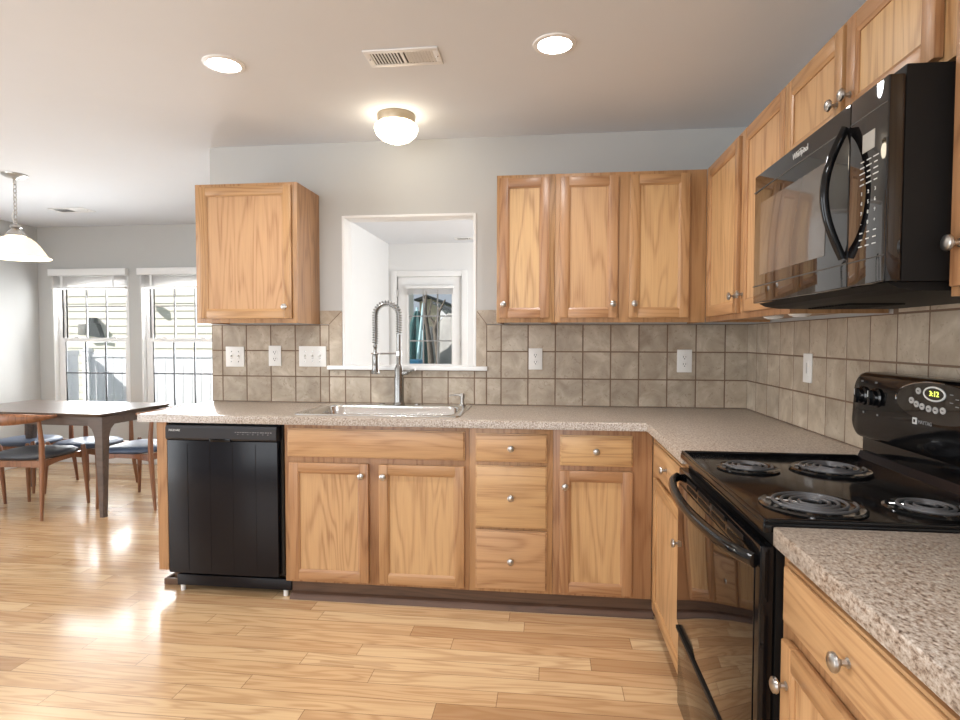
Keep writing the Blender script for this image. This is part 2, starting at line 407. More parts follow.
# toe kick boards and shoe moulding (dark oak)
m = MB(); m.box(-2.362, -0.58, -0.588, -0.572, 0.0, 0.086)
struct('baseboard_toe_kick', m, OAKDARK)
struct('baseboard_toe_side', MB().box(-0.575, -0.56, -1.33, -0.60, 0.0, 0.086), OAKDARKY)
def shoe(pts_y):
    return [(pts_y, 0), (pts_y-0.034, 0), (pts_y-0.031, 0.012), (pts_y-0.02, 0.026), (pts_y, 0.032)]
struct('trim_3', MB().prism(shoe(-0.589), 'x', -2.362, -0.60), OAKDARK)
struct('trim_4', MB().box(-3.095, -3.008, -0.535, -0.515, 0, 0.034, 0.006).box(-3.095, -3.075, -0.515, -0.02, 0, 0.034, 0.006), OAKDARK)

# ------------------------------------------------------------------ dining windows
def window(name, hole):
    x0, x1, z0, z1 = hole; g = sgroup(name, ((x0+x1)/2, YD, z0))
    m = MB(); y0, y1 = YD, YD+T
    m.box(x0-0.0, x0+0.012, y0-0.004, y1, z0, z1).box(x1-0.012, x1, y0-0.004, y1, z0, z1).box(x0, x1, y0-0.004, y1, z1-0.012, z1).box(x0-0.03, x1+0.03, y0-0.03, y1, z0-0.02, z0+0.004, 0.003)
    m.build('jamb', WHITE, g)
    f = MB(); fy0, fy1 = YD+0.050, YD+0.100
    a, b = x0+0.012, x1-0.012; w = 0.045
    f.box(a, a+w, fy0, fy1, z0, z1-0.012, 0.003).box(b-w, b, fy0, fy1, z0, z1-0.012, 0.003).box(a+w, b-w, fy0, fy1, z1-0.012-w, z1-0.012, 0.003).box(a+w, b-w, fy0, fy1, z0, z0+w, 0.003)
    f.build('frame', WHITE, g)
    zm = 1.275
    for nm, za, zb, ya, yb in (('lower_sash', z0+w, zm+0.024, YD+0.046, YD+0.068), ('upper_sash', zm-0.02, z1-0.012-w, YD+0.068, YD+0.090)):
        s = MB(); sw = 0.030; c, d = a+w, b-w
        s.box(c, c+sw, ya, yb, za, zb, 0.002).box(d-sw, d, ya, yb, za, zb, 0.002).box(c+sw, d-sw, ya, yb, zb-0.042 if nm == 'lower_sash' else zb-sw, zb, 0.002).box(c+sw, d-sw, ya, yb, za, za+sw+0.01, 0.002)
        so = s.build(nm, WHITE, g)
        gr = MB(); ym = (ya+yb)/2
        for k in (1, 2):
            xx = c+sw + (d-c-2*sw)*k/3; gr.box(xx-0.007, xx+0.007, ym-0.006, ym+0.006, za+sw, zb-sw)
        zz = (za+zb)/2 if nm == 'lower_sash' else za + (zb-za)*0.58
        gr.box(c+sw, d-sw, ym-0.0055, ym+0.0055, zz-0.007, zz+0.007)
        gr.build('muntin', MUNT_BACKLIT if nm == 'lower_sash' else INKDIM, so)  # backlit shade painted as darker tones, deepest on the lower sash
        MB().box(c+sw-0.004, d-sw+0.004, ym-0.0015, ym+0.0015, za+sw, zb-sw).build('pane', GLASS, so)
        if nm == 'lower_sash':
            lk = MB()
            for xx in (c+0.16, d-0.16): lk.box(xx-0.025, xx+0.025, ya, yb, zb, zb+0.012, 0.004)
            lk.build('sash_lock', WHITE, so)
    return g
def blind(hole, label):
    x0, x1, z0, z1 = hole
    t = thing('window_blind', label, 'blind', ((x0+x1)/2, YD-0.02, z1), 'raised blinds over the dining windows')
    MB().box(x0-0.006, x1+0.006, YD-0.055, YD-0.002, z1-0.018, z1+0.052, 0.004).build('valance', WHITE, t)
    s = MB(); z = z1-0.028
    for i in range(11):
        s.box(x0+0.015, x1-0.015, YD-0.040, YD+0.008, z-0.003, z, 0.001); z -= 0.0095
    s.box(x0+0.015, x1-0.015, YD-0.040, YD+0.008, z-0.018, z-0.002, 0.003)
    s.build('slat_stack', BLIND, t)
    for xx in (x0+0.14, x1-0.14): MB().box(xx-0.012, xx+0.012, YD-0.043, YD-0.041, z-0.016, z1-0.02).build('ladder_tape', WHITE, t)
    return t
window('window_1', WINS[0]); window('window_2', WINS[1])
blind(WINS[0], 'white raised blind over the left dining window'); blind(WINS[1], 'white raised blind over the dining window nearest the oak upper cabinet')

# ------------------------------------------------------------------ patio door in the next room
g = sgroup('door_1', ((DOOR[0]+DOOR[1])/2, YS, 0)); x0, x1 = DOOR[0], DOOR[1]
c = MB(); c.box(x0-0.06, x0+0.012, YS-0.018, YS+0.03, 0, 2.115, 0.004).box(x1-0.012, x1+0.06, YS-0.018, YS+0.03, 0, 2.115, 0.004).box(x0+0.012, x1-0.012, YS-0.018, YS+0.03, 2.045, 2.115, 0.004)
c.build('casing', WHITE, g)
gx0, gx1, gz0, gz1 = -2.775, -2.245, 0.99, 1.90
d = MB(); dy0, dy1 = YS+0.012, YS+0.055
d.box(x0+0.014, gx0, dy0, dy1, 0.01, 2.042).box(gx1, x1-0.014, dy0, dy1, 0.01, 2.042).box(gx0, gx1, dy0, dy1, 0.01, gz0).box(gx0, gx1, dy0, dy1, gz1, 2.042)
slab = d.build('slab', WHITE, g, smooth=False)
r = MB(); r.box(gx0-0.025, gx0, dy0-0.012, dy0, gz0-0.025, gz1+0.025, 0.003).box(gx1, gx1+0.025, dy0-0.012, dy0, gz0-0.025, gz1+0.025, 0.003).box(gx0, gx1, dy0-0.012, dy0, gz1, gz1+0.025, 0.003).box(gx0, gx1, dy0-0.012, dy0, gz0-0.025, gz0, 0.003)
r.build('glazing_bead', WHITE, slab)
gr = MB()
for k in (1, 2):
    xx = gx0 + (gx1-gx0)*k/3; gr.box(xx-0.008, xx+0.008, dy0+0.010, dy0+0.026, gz0, gz1)
for zz in (1.27, 1.57): gr.box(gx0, gx1, dy0+0.011, dy0+0.025, zz-0.008, zz+0.008)
gr.build('muntin', INKDIM, slab)
MB().box(gx0, gx1, dy0+0.016, dy0+0.020, gz0, gz1).build('pane', GLASS, slab)
MB().box(-2.165, -2.145, dy0-0.010, dy0, 1.22, 1.29, 0.004).build('bolt_plate', PLATE, slab)
hg = MB()
for zz in (1.80, 1.0, 0.25): hg.box(x0+0.006, x0+0.022, YS-0.022, YS-0.016, zz, zz+0.09, 0.002)
hg.build('hinge', STEEL, g)
t = thing('door_blind', 'small white raised blind at the top of the patio door glass', 'blind', (-2.51, YS, 1.9))
MB().box(gx0-0.03, gx1+0.03, dy0-0.045, dy0-0.013, 1.90, 1.935, 0.004).build('headrail', WHITE, t)
s = MB(); z = 1.897
for i in range(9): s.box(gx0-0.02, gx1+0.02, dy0-0.045, dy0-0.014, z-0.0055, z-0.002); z -= 0.0075
s.build('slat_stack', BLIND, t)

# ------------------------------------------------------------------ outdoors
struct('ground', MB().box(-26, 14, YS+T+0.02, 40, -0.95, -0.80), GRASS, smooth=False)
def fence(p0, p1, label, ztop=1.06):
    p0, p1 = Vector((*p0, 0)), Vector((*p1, 0)); d = (p1-p0); ln = d.length; d.normalize(); nrm = Vector((-d.y, d.x, 0))
    mp = lambda p: p0 + d*p.x + nrm*p.y + Vector((0, 0, p.z))
    t = thing('privacy_fence', label, 'fence', tuple((p0+p1)/2 + Vector((0, 0, -0.8))), 'white vinyl fences outside')
    b = MB(mp); k = 0.0
    while k < ln-0.02:
        b.box(k+0.004, min(k+0.150, ln), -0.012, 0.012, -0.74, ztop-0.05, 0.003); k += 0.154
    b.build('pickets', VINYL, t)
    MB(mp).box(0, ln, -0.03, 0.03, ztop-0.075, ztop, 0.006).build('rail', VINYL, t)
    MB(mp).box(0, ln, -0.03, 0.03, -0.76, -0.66, 0.006).build('rail', VINYL, t)
    k = 0.0
    while k <= ln:
        q = MB(mp); q.box(k-0.06, k+0.06, -0.06, 0.06, -0.8, ztop+0.03, 0.006); q.loops([rrect(k-0.075, k+0.075, -0.075, 0.075, 0.01, ztop+0.03, 2), rrect(k-0.03, k+0.03, -0.03, 0.03, 0.01, ztop+0.08, 2)])
        q.build('post', VINYL, t); k += 2.4
fence((-8.66, 5.5), (-4.4, 5.5), 'white vinyl privacy fence across the yard behind the dining windows')
fence((-8.72, 3.2), (-8.72, 5.36), 'shaded white vinyl fence running toward the yard corner', 1.10)
h = thing('neighbor_house', 'cream sided house beyond the white fence', 'house', (-10, 9, -0.8))
m = MB(); z = -0.8; k = 0
while z < 6.2:
    m.prism([(9.0, z), (8.965, z), (8.985, z+0.17), (9.0, z+0.17)], 'x', -16.0, -4.9); z += 0.17
m.box(-16, -4.9, 9.0, 13, -0.8, 6.2); m.build('siding', SIDING, h, smooth=False)
MB().prism([(-16.5, 6.2), (-4.5, 6.2), (-10.3, 8.6)], 'y', 8.5, 13.5).build('roof', ROOF, h, smooth=False)
t = thing('outdoor_wall_light', 'dark twin floodlight on the cream siding behind the right dining window', 'wall light', (-10.1, 8.94, 2.1))
MB().box(-10.26, -10.10, 8.88, 8.96, 2.10, 2.40, 0.03).build('mount', ROOF, t)
MB().lathe([(0.02, 0), (0.08, 0.05), (0.10, 0.16), (0.08, 0.18)], (-10.10, 8.86, 2.16), (0.75, -0.55, -0.35), 14).build('lamp_head', ROOF, t)
t = thing('dryer_vent', 'dark grey hooded vents on the cream siding behind the left dining window', 'vent', (-11.5, 8.94, 1.3))
MB().box(-11.72, -11.52, 8.78, 8.96, 1.36, 1.62, 0.04).build('hood', COVER, t)
MB().prism([(-11.50, 1.36), (-11.18, 1.30), (-11.28, 1.62), (-11.34, 1.64), (-11.36, 1.76), (-11.47, 1.76)], 'y', 8.82, 8.96).build('cover_box', ROOF, t, smooth=False)
# things seen through the patio door
t = thing('covered_grill', 'grey fabric cover over a tall grill outside the patio door', 'grill cover', (-2.32, 5.0, -0.8))
lp = []
for z, sx, sy in ((-0.8, .36, .3), (-0.2, .37, .32), (0.6, .36, .31), (1.2, .35, .30), (1.55, .335, .27), (1.66, .22, .18)):
    lp.append([(-2.32 + sx*math.cos(a)*(1+0.05*math.sin(7*a)), 5.0 + sy*math.sin(a)*(1+0.05*math.sin(7*a+1)), z) for a in [2*PI*i/40 for i in range(40)]])
MB().loops(lp).build('cover', COVER, t, angle=60)
t = thing('patio_umbrella', 'closed dark teal umbrella outside the patio door', 'umbrella', (-3.10, 5.5, -0.8))
lp = []
for z, rr in ((0.2, .13), (0.6, .15), (1.1, .13), (1.5, .10), (1.72, .03)):
    lp.append([(-3.10 + rr*(1+0.25*math.cos(6*a))*math.cos(a), 5.5 + rr*(1+0.25*math.cos(6*a))*math.sin(a), z) for a in [2*PI*i/36 for i in range(36)]])
MB().loops(lp).build('canopy', TEAL, t, angle=60)
MB().cyl((-3.10, 5.5, -0.8), (-3.10, 5.5, 1.78), 0.02).build('pole', PALEBLUE, t)
tag(MB().cyl((-3.12, 4.75, -0.8), (-2.86, 4.85, 1.80), 0.018).build('garden_pole', PALEBLUE), 'long pale pole slanting in front of the teal umbrella', 'pole')
tag(MB().cyl((-2.95, 4.62, -0.8), (-2.83, 4.70, 1.42), 0.015).build('garden_pole', PALEBLUE), 'shorter pale pole slanting beside the long one outside the patio door', 'pole')
tag(MB().box(-3.20, -2.75, 4.1, 4.4, -0.8, 1.02, 0.05).build('storage_bin', BLUEPL), 'blue plastic storage box low behind the patio door glass', 'storage box')
t = thing('bare_tree', 'bare forked grey tree trunk behind the patio door', 'tree', (-2.95, 6.3, -0.8))
MB().tube([(-3.02, 6.3, -0.8), (-3.01, 6.3, 0.4), (-3.06, 6.3, 1.1), (-3.15, 6.3, 1.75), (-3.12, 6.3, 2.1)], [.07, .06, .05, .035, .015], 12).build('trunk', BARK, t)
MB().tube([(-3.00, 6.3, 0.45), (-2.90, 6.3, 0.95), (-2.98, 6.3, 1.45), (-2.90, 6.3, 1.75), (-2.80, 6.3, 1.95)], [.06, .055, .04, .022, .012], 12).build('branch', BARK, t)
MB().tube([(-2.95, 6.3, 1.5), (-3.08, 6.3, 1.68), (-3.03, 6.3, 1.95)], [.03, .02, .01], 8).build('branch', BARK, t)
tag(MB().tube([(-3.35, 7.2, -0.8), (-3.33, 7.2, 1.0), (-3.28, 7.2, 1.52)], [.30, .30, .16], 20).build('shrub_screen', COVER), 'grey brown screen behind the bare tree trunk', 'screen')
t = thing('tan_house', 'distant tan gabled house above the patio door muntins', 'house', (-4.6, 14, -0.8))
MB().prism([(-4.95, -0.8), (-4.30, -0.8), (-4.30, 2.38), (-4.62, 2.50), (-4.95, 2.42)], 'y', 14, 17).build('wall', TANW, t, smooth=False)
MB().prism([(-5.05, 2.42), (-5.05, 2.47), (-4.66, 2.60), (-4.2, 2.40), (-4.2, 2.34), (-4.66, 2.53)], 'y', 13.7, 17.2).build('roof', ROOF, t, smooth=False)
t = thing('garden_shed', 'pale shed with a dark sloping roof at the right of the patio door glass', 'shed', (-2.3, 8, -0.8))
MB().prism([(-3.2, -0.8), (-0.9, -0.8), (-0.9, 0.8), (-3.2, 1.93)], 'y', 8.0, 10.0).build('wall', VINYL, t, smooth=False)
MB().prism([(-3.30, 1.96), (-3.30, 2.02), (-2.2, 1.47), (-2.2, 1.41)], 'y', 7.7, 10.2).build('roof', ROOF, t, smooth=False)

# ------------------------------------------------------------------ tile backsplash
Q = 0.1544; C0 = 0.914; CT = 0.876
def tiles(mb, cells, t=0.008, g=0.0034):
    for a0, a1, z0, z1 in cells:
        mb.box(a0+g, a1-g, 0.0012, t, z0+g, z1-g, 0.0007, 0, 1)
def clip_cells(a_edges, z_edges): return [(a_edges[i], a_edges[i+1], z_edges[j], z_edges[j+1]) for i in range(len(a_edges)-1) for j in range(len(z_edges)-1)]
YB = lambda p: (p.x, -p.y, p.z)             # back wall: s along X, d outwards
m = MB(YB)
cols = [0.0]; x = -0.1245
while x > -3.12: cols.append(x); x -= Q
cols.append(-3.125); cols = cols[::-1]
rows = [C0+0.001 + Q*k for k in range(4)]
def rng(c, a, b): return [a] + [k for k in c if a+0.012 < k < b-0.012] + [b]
tiles(m, clip_cells(rng(cols, -3.125, -2.385), rows)); tiles(m, clip_cells(rng(cols, -1.444, 0.0), rows))
tiles(m, clip_cells(rng(cols, -2.385, -1.444), [rows[0], rows[1], 1.112]))
for sgn, xi, xo, xc in ((1, -2.304, -2.385, -2.44), (-1, -1.506, -1.444, -1.361)):
    zb, zt = 1.137, 1.462; zi = rows[3]
    # upright border strip beside the opening, mitred to the top strip
    m.prism([(xi - sgn*0.001, zb), (xo + sgn*0.002, zb), (xo + sgn*0.002, zi+0.002), (xi - sgn*0.001, zt-0.004)], 'y', 0.0012, 0.008)
    m.prism([(xc, zi+0.003), (xo - sgn*0.002, zi+0.003), (xi - sgn*0.004, zt), (xc, zt)], 'y', 0.0012, 0.008)
for b in ((-3.125, -2.385, C0+0.001, rows[3]), (-1.444, 0, C0+0.001, rows[3]), (-2.385, -1.444, C0+0.001, 1.112), (-2.385, -2.305, 1.137, 1.455), (-1.505, -1.444, 1.137, 1.455)):
    m.box(b[0], b[1], 0.0006, 0.0071, b[2], b[3], 0, 1)
tag(m.build('tile_backsplash', [TILE, GROUT]), 'beige square tile backsplash along the sink wall and around the pass-through', 'backsplash')
m = MB(lambda p: (-p.y, p.x, p.z))
cols = [-0.009]; y = -0.150
while y > -3.1: cols.append(y); y -= Q
cols = cols[::-1]
rr = [C0+0.001 + Q*k for k in range(4)]
tiles(m, clip_cells(cols, rr)); tiles(m, clip_cells([c for c in cols if -2.2 < c < -1.25], [rr[3], 1.4085])); m.box(-2.2, -1.36, 0.0006, 0.0071, rr[3], 1.4085, 0, 1)
m.box(cols[0], -0.009, 0.0006, 0.0071, C0+0.001, rr[3], 0, 1)
tag(m.build('tile_backsplash', [TILE, GROUT]), 'beige square tile backsplash on the right wall behind the range', 'backsplash')

# ------------------------------------------------------------------ countertops
def slab_grid(mb, xs, ys, keep, z0, z1):
    t = bmesh.new(); V = {}
    def v(i, j, k):
        if (i, j, k) not in V: V[(i, j, k)] = t.verts.new((xs[i], ys[j], (z0, z1)[k]))
        return V[(i, j, k)]
    K = {(i, j) for i in range(len(xs)-1) for j in range(len(ys)-1) if keep((xs[i]+xs[i+1])/2, (ys[j]+ys[j+1])/2)}
    for i, j in K:
        t.faces.new([v(i, j, 1), v(i+1, j, 1), v(i+1, j+1, 1), v(i, j+1, 1)]); t.faces.new([v(i, j, 0), v(i, j+1, 0), v(i+1, j+1, 0), v(i+1, j, 0)])
        for (di, dj), (a, b) in (((0, -1), ((i, j), (i+1, j))), ((1, 0), ((i+1, j), (i+1, j+1))), ((0, 1), ((i+1, j+1), (i, j+1))), ((-1, 0), ((i, j+1), (i, j)))):
            if (i+di, j+dj) not in K:
                t.faces.new([v(*a, 0), v(*b, 0), v(*b, 1), v(*a, 1)])
    bmesh.ops.recalc_face_normals(t, faces=t.faces)
    bmesh.ops.dissolve_limit(t, angle_limit=0.01, verts=t.verts, edges=t.edges)
    e = [e for e in t.edges if len(e.link_faces) == 2 and e.calc_face_angle(0) > 1 and max(p.co.z for p in e.verts) > z1-1e-5]
    bmesh.ops.bevel(t, geom=e, offset=0.005, segments=2, profile=0.5, affect='EDGES')
    mb._merge(t, 0)
SH = (-2.345, -1.535, -0.552, -0.072)
m = MB()
slab_grid(m, [-3.15, SH[0], SH[1], -0.642, -0.0005], [-1.333, -0.642, SH[2], SH[3], -0.0005],
          lambda x, y: (y > -0.642 or x > -0.642) and not (SH[0] < x < SH[1] and SH[2] < y < SH[3]), CT, C0)
tag(m.build('countertop', COUNTER), 'brown speckled laminate countertop running from the sink round to the range', 'countertop')
m = MB(); slab_grid(m, [-0.634, -0.0005], [-3.1, -2.107], lambda x, y: True, CT, C0)
tag(m.build('countertop', COUNTER), 'brown speckled laminate countertop in the near right corner beside the range', 'countertop')

# ------------------------------------------------------------------ cabinets
BK = lambda yf: (lambda p: (p.x, yf - p.y, p.z))
RT = lambda xf: (lambda p: (xf - p.y, p.x, p.z))
def knob(mp, s, d, z, parent):
    k = MB(mp)
    k.lathe([(0.0085, 0), (0.0085, 0.002), (0.0055, 0.004), (0.0050, 0.012), (0.008, 0.015), (0.0135, 0.018), (0.0160, 0.0215), (0.0150, 0.026), (0.010, 0.029), (0.0, 0.030)], (s, d, z), (0, 1, 0), 20)
    return k.build('knob', NICKEL, parent)
def door(mp, hor, s0, s1, z0, z1, ks, kz, cab, th=0.019, w=0.045, d0=0.0015):
    e = MB(mp); b = 0.0035
    e.box(s0, s0+w, d0, d0+th, z0, z1, b).box(s1-w, s1, d0, d0+th, z0, z1, b)
    e.box(s0+w-0.001, s1-w+0.001, d0, d0+th-0.0008, z0, z0+w, b, 1).box(s0+w-0.001, s1-w+0.001, d0, d0+th-0.0008, z1-w, z1, b, 1)
    # inner moulded edge
    i0, i1, j0, j1 = s0+w, s1-w, z0+w, z1-w; k = 0.008
    for poly, ax, a0, a1, mi in (([(d0+th-0.002, i0-0.001), (d0+th-0.006, i0+k), (d0+0.004, i0+k), (d0+0.004, i0-0.001)], 'z', j0, j1, 0),):
        e.prism([(q, p) for p, q in poly], 'z', j0, j1, 0)
        e.prism([(2*0.5*(i0+i1)-q, p) for p, q in poly], 'z', j0, j1, 0)
    e.prism([(d0+th-0.002, j0-0.001), (d0+th-0.006, j0+k), (d0+0.004, j0+k), (d0+0.004, j0-0.001)], 'x', i0, i1, 1)
    e.prism([(d0+th-0.002, j1+0.001), (d0+th-0.006, j1-k), (d0+0.004, j1-k), (d0+0.004, j1+0.001)], 'x', i0, i1, 1)
    dr = e.build('door', [OAKZ, hor], cab, angle=30)
    MB(mp).box(i0-0.004, i1+0.004, d0+0.003, d0+0.0095, j0-0.004, j1+0.004).build('panel', PANZ, dr)
    if ks is not None: knob(mp, ks, d0+th-0.001, kz, dr)
    return dr
def drawer(mp, mat, s0, s1, z0, z1, cab, has_knob=True, th=0.019, d0=0.0015):
    e = MB(mp); b = 0.006
    e.box(s0, s1, d0, d0+th*0.55, z0, z1, 0.002).box(s0+0.006, s1-0.006, d0+th*0.4, d0+th, z0+0.006, z1-0.006, 0.004)
    dr = e.build('drawer', mat, cab, angle=30)
    if has_knob: knob(mp, (s0+s1)/2, d0+th-0.001, (z0+z1)/2, dr)
    return dr
def carcass(mp, hor, s0, s1, z0, z1, depth, cab, openings, top=False, rail_mat=None):
    """side panels, floor, back, and a face frame of stiles and rails round the openings"""
    c = MB(mp); t = 0.016
    c.box(s0, s0+t, -depth, -0.019, z0, z1).box(s1-t, s1, -depth, -0.019, z0, z1).box(s0+t, s1-t, -depth, -0.019, z0+0.012, z0+0.028).box(s0+t, s1-t, -depth, -depth+0.006, z0+0.03, z1-0.03)
    if top: c.box(s0+t, s1-t, -depth, -0.019, z1-0.02, z1-0.004)
    c.build('carcass', [OAKZ], cab, smooth=False)
    f = MB(mp)
    f.box(s0, s1, -0.019, 0.0, z0, z1, 0.001, 0)
    f.build('face_frame', [OAKZ, hor], cab)
    return cab
KZ = 0.095
# -- base run on the sink wall
mp = BK(-0.61)
t = thing('end_panel', 'narrow oak end panel left of the black dishwasher', 'cabinet panel', (-3.04, -0.3, 0))
MB().prism([(-0.61, 0.112), (-0.002, 0.112), (-0.002, 0.874), (-0.61, 0.874)], 'x', -3.066, -3.012).build('panel', OAKZ, t, smooth=False)
MB().box(-3.045, -3.010, -0.512, -0.03, 0.0, 0.112).build('toe_board', OAKDARK, t, smooth=False)
cab = thing('base_cabinet', 'oak sink base cabinet with two doors under a false drawer front', 'cabinet', (-1.92, -0.3, 0), 'oak base cabinets')
carcass(mp, OAKX, -2.385, -1.4635, 0.088, 0.874, 0.60, cab, [])
drawer(mp, PANX, -2.366, -1.482, 0.716, 0.856, cab, False)
door(mp, OAKX, -2.356, -1.955, 0.104, 0.688, -1.985, 0.632, cab); door(mp, OAKX, -1.903, -1.484, 0.104, 0.688, -1.877, 0.632, cab)
cab = thing('base_cabinet', 'narrow oak base cabinet with a stack of three drawers', 'cabinet', (-1.26, -0.3, 0), 'oak base cabinets')
carcass(mp, OAKX, -1.4625, -1.0665, 0.088, 0.874, 0.60, cab, [])
for z0, z1 in ((0.716, 0.850), (0.402, 0.698), (0.106, 0.390)): drawer(mp, PANX, -1.431, -1.093, z0, z1, cab)
cab = thing('base_cabinet', 'oak base cabinet in the corner with one drawer above one door', 'cabinet', (-0.84, -0.3, 0), 'oak base cabinets')
carcass(mp, OAKX, -1.0655, -0.612, 0.088, 0.874, 0.60, cab, [])
drawer(mp, PANX, -1.035, -0.702, 0.706, 0.850, cab)
door(mp, OAKX, -1.035, -0.702, 0.104, 0.684, -1.010, 0.612, cab)
# -- base run on the right wall
mp = RT(-0.61)
cab = thing('base_cabinet', 'oak base cabinet squeezed between the corner and the black range', 'cabinet', (-0.3, -1.0, 0), 'oak base cabinets')
carcass(mp, OAKY, -1.333, -0.6135, 0.088, 0.874, 0.58, cab, [])
drawer(mp, PANY, -1.300, -0.735, 0.712, 0.852, cab); door(mp, OAKY, -1.300, -0.735, 0.104, 0.690, -1.255, 0.578, cab)
cab = thing('base_cabinet', 'oak base cabinet nearest the viewer, right of the black range', 'cabinet', (-0.3, -2.6, 0), 'oak base cabinets')
carcass(mp, OAKY, -3.08, -2.109, 0.088, 0.874, 0.60, cab, [])
drawer(mp, PANY, -2.665, -2.150, 0.736, 0.858, cab); drawer(mp, PANY, -3.06, -2.70, 0.736, 0.858, cab)
door(mp, OAKY, -2.665, -2.150, 0.104, 0.704, -2.180, 0.624, cab); door(mp, OAKY, -3.06, -2.70, 0.104, 0.704, -2.73, 0.624, cab)
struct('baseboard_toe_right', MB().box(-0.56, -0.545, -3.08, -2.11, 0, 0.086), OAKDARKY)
# -- uppers
UB, UT = 1.381, 2.140
mp = BK(-0.31)
cab = thing('upper_cabinet', 'oak single-door wall cabinet left of the pass-through', 'cabinet', (-2.735, -0.15, UB), 'oak wall cabinets')
carcass(mp, OAKX, -3.028, -2.443, UB, UT, 0.308, cab, [], True); door(mp, OAKX, -3.004, -2.470, 1.405, 2.122, -2.505, 1.468, cab)
cab = thing('upper_cabinet', 'narrow oak single-door wall cabinet right of the pass-through', 'cabinet', (-1.21, -0.15, UB), 'oak wall cabinets')
carcass(mp, OAKX, -1.360, -1.0605, UB, UT, 0.308, cab, [], True); door(mp, OAKX, -1.346, -1.088, 1.404, 2.122, -1.322, 1.474, cab)
cab = thing('upper_cabinet', 'oak two-door wall cabinet on the sink wall beside the corner', 'cabinet', (-0.7, -0.15, UB), 'oak wall cabinets')
carcass(mp, OAKX, -1.0595, -0.312, UB, UT, 0.308, cab, [], True)
door(mp, OAKX, -1.036, -0.744, 1.404, 2.120, -0.768, 1.474, cab); door(mp, OAKX, -0.686, -0.396, 1.404, 2.120, -0.662, 1.474, cab)
mp = RT(-0.31)
cab = thing('upper_cabinet', 'oak two-door wall cabinet on the right wall left of the microwave', 'cabinet', (-0.15, -0.82, UB), 'oak wall cabinets')
carcass(mp, OAKY, -1.336, -0.313, UB, UT, 0.302, cab, [], True)
door(mp, OAKY, -0.852, -0.385, 1.404, 2.120, -0.826, 1.474, cab); door(mp, OAKY, -1.318, -0.900, 1.404, 2.120, -0.930, 1.474, cab)
cab = thing('upper_cabinet', 'short oak two-door wall cabinet above the black microwave', 'cabinet', (-0.15, -1.72, 1.85), 'oak wall cabinets')
carcass(mp, OAKY, -2.1045, -1.337, 1.848, UT, 0.302, cab, [], True)
door(mp, OAKY, -1.692, -1.335+0.015, 1.860, 2.120, -1.667, 1.922, cab, w=0.045); door(mp, OAKY, -2.066, -1.712, 1.860, 2.120, -1.737, 1.922, cab, w=0.045)
cab = thing('upper_cabinet', 'oak wall cabinet nearest the viewer, right of the microwave', 'cabinet', (-0.15, -2.6, UB), 'oak wall cabinets')
carcass(mp, OAKY, -3.08, -2.1055, UB, UT, 0.302, cab, [], True)
door(mp, OAKY, -2.580, -2.130, 1.398, 2.120, -2.158, 1.478, cab); door(mp, OAKY, -3.06, -2.61, 1.398, 2.120, -2.64, 1.478, cab)

# ------------------------------------------------------------------ dishwasher
t = thing('dishwasher', 'black dishwasher at the left end of the base cabinets', 'dishwasher', (-2.7, -0.3, 0.0))
MB().box(-3.006, -2.392, -0.600, -0.03, 0.108, 0.872).build('tub', BLKSAT, t)
dr = MB().box(-2.992, -2.412, -0.636, -0.601, 0.112, 0.786, 0.004)
for xx in (-2.885, -2.765, -2.645, -2.525): dr.box(xx-0.0012, xx+0.0012, -0.6368, -0.635, 0.13, 0.77)
dr = dr.build('door', BLKSAT, t)
cp = MB().prism([(-0.601, 0.790), (-0.638, 0.790), (-0.646, 0.800), (-0.646, 0.850), (-0.638, 0.862), (-0.601, 0.866)], 'x', -2.994, -2.412).build('control_panel', plain('control_strip', (0.028, 0.029, 0.034), 0.28), t, angle=20)
MB().box(-2.76, -2.65, -0.6475, -0.635, 0.784, 0.800, 0.003).build('handle_pocket', BLACK, cp)
text('lettering', 'FRIGIDAIRE', 0.015, (-2.945, -0.6466, 0.838), (1, 0, 0), (0, 0, 1), INK, cp, stretch=0.8)
bt = MB(); random.seed(3)
for k in range(15):
    xx = -2.625 + k*0.013
    bt.box(xx, xx+random.uniform(.005, .010), -0.6468, -0.645, 0.832, 0.835)
    if k % 2: bt.box(xx, xx+0.004, -0.6468, -0.645, 0.822, 0.825)
bt.build('button_print', INKDIM, cp)
MB().box(-2.980, -2.366, -0.592, -0.570, 0.030, 0.086, 0.004).build('toe_panel', BLKSAT, t)
for xx in (-2.955, -2.40): MB().cyl((xx, -0.580, 0), (xx, -0.580, 0.030), 0.012).build('foot', PLATE, t)
MB().box(-2.41, -2.39, -0.612, -0.601, 0.12, 0.872).build('side_gap_shade', BLACK, t)  # black strip painting the shaded gap beside the cabinet

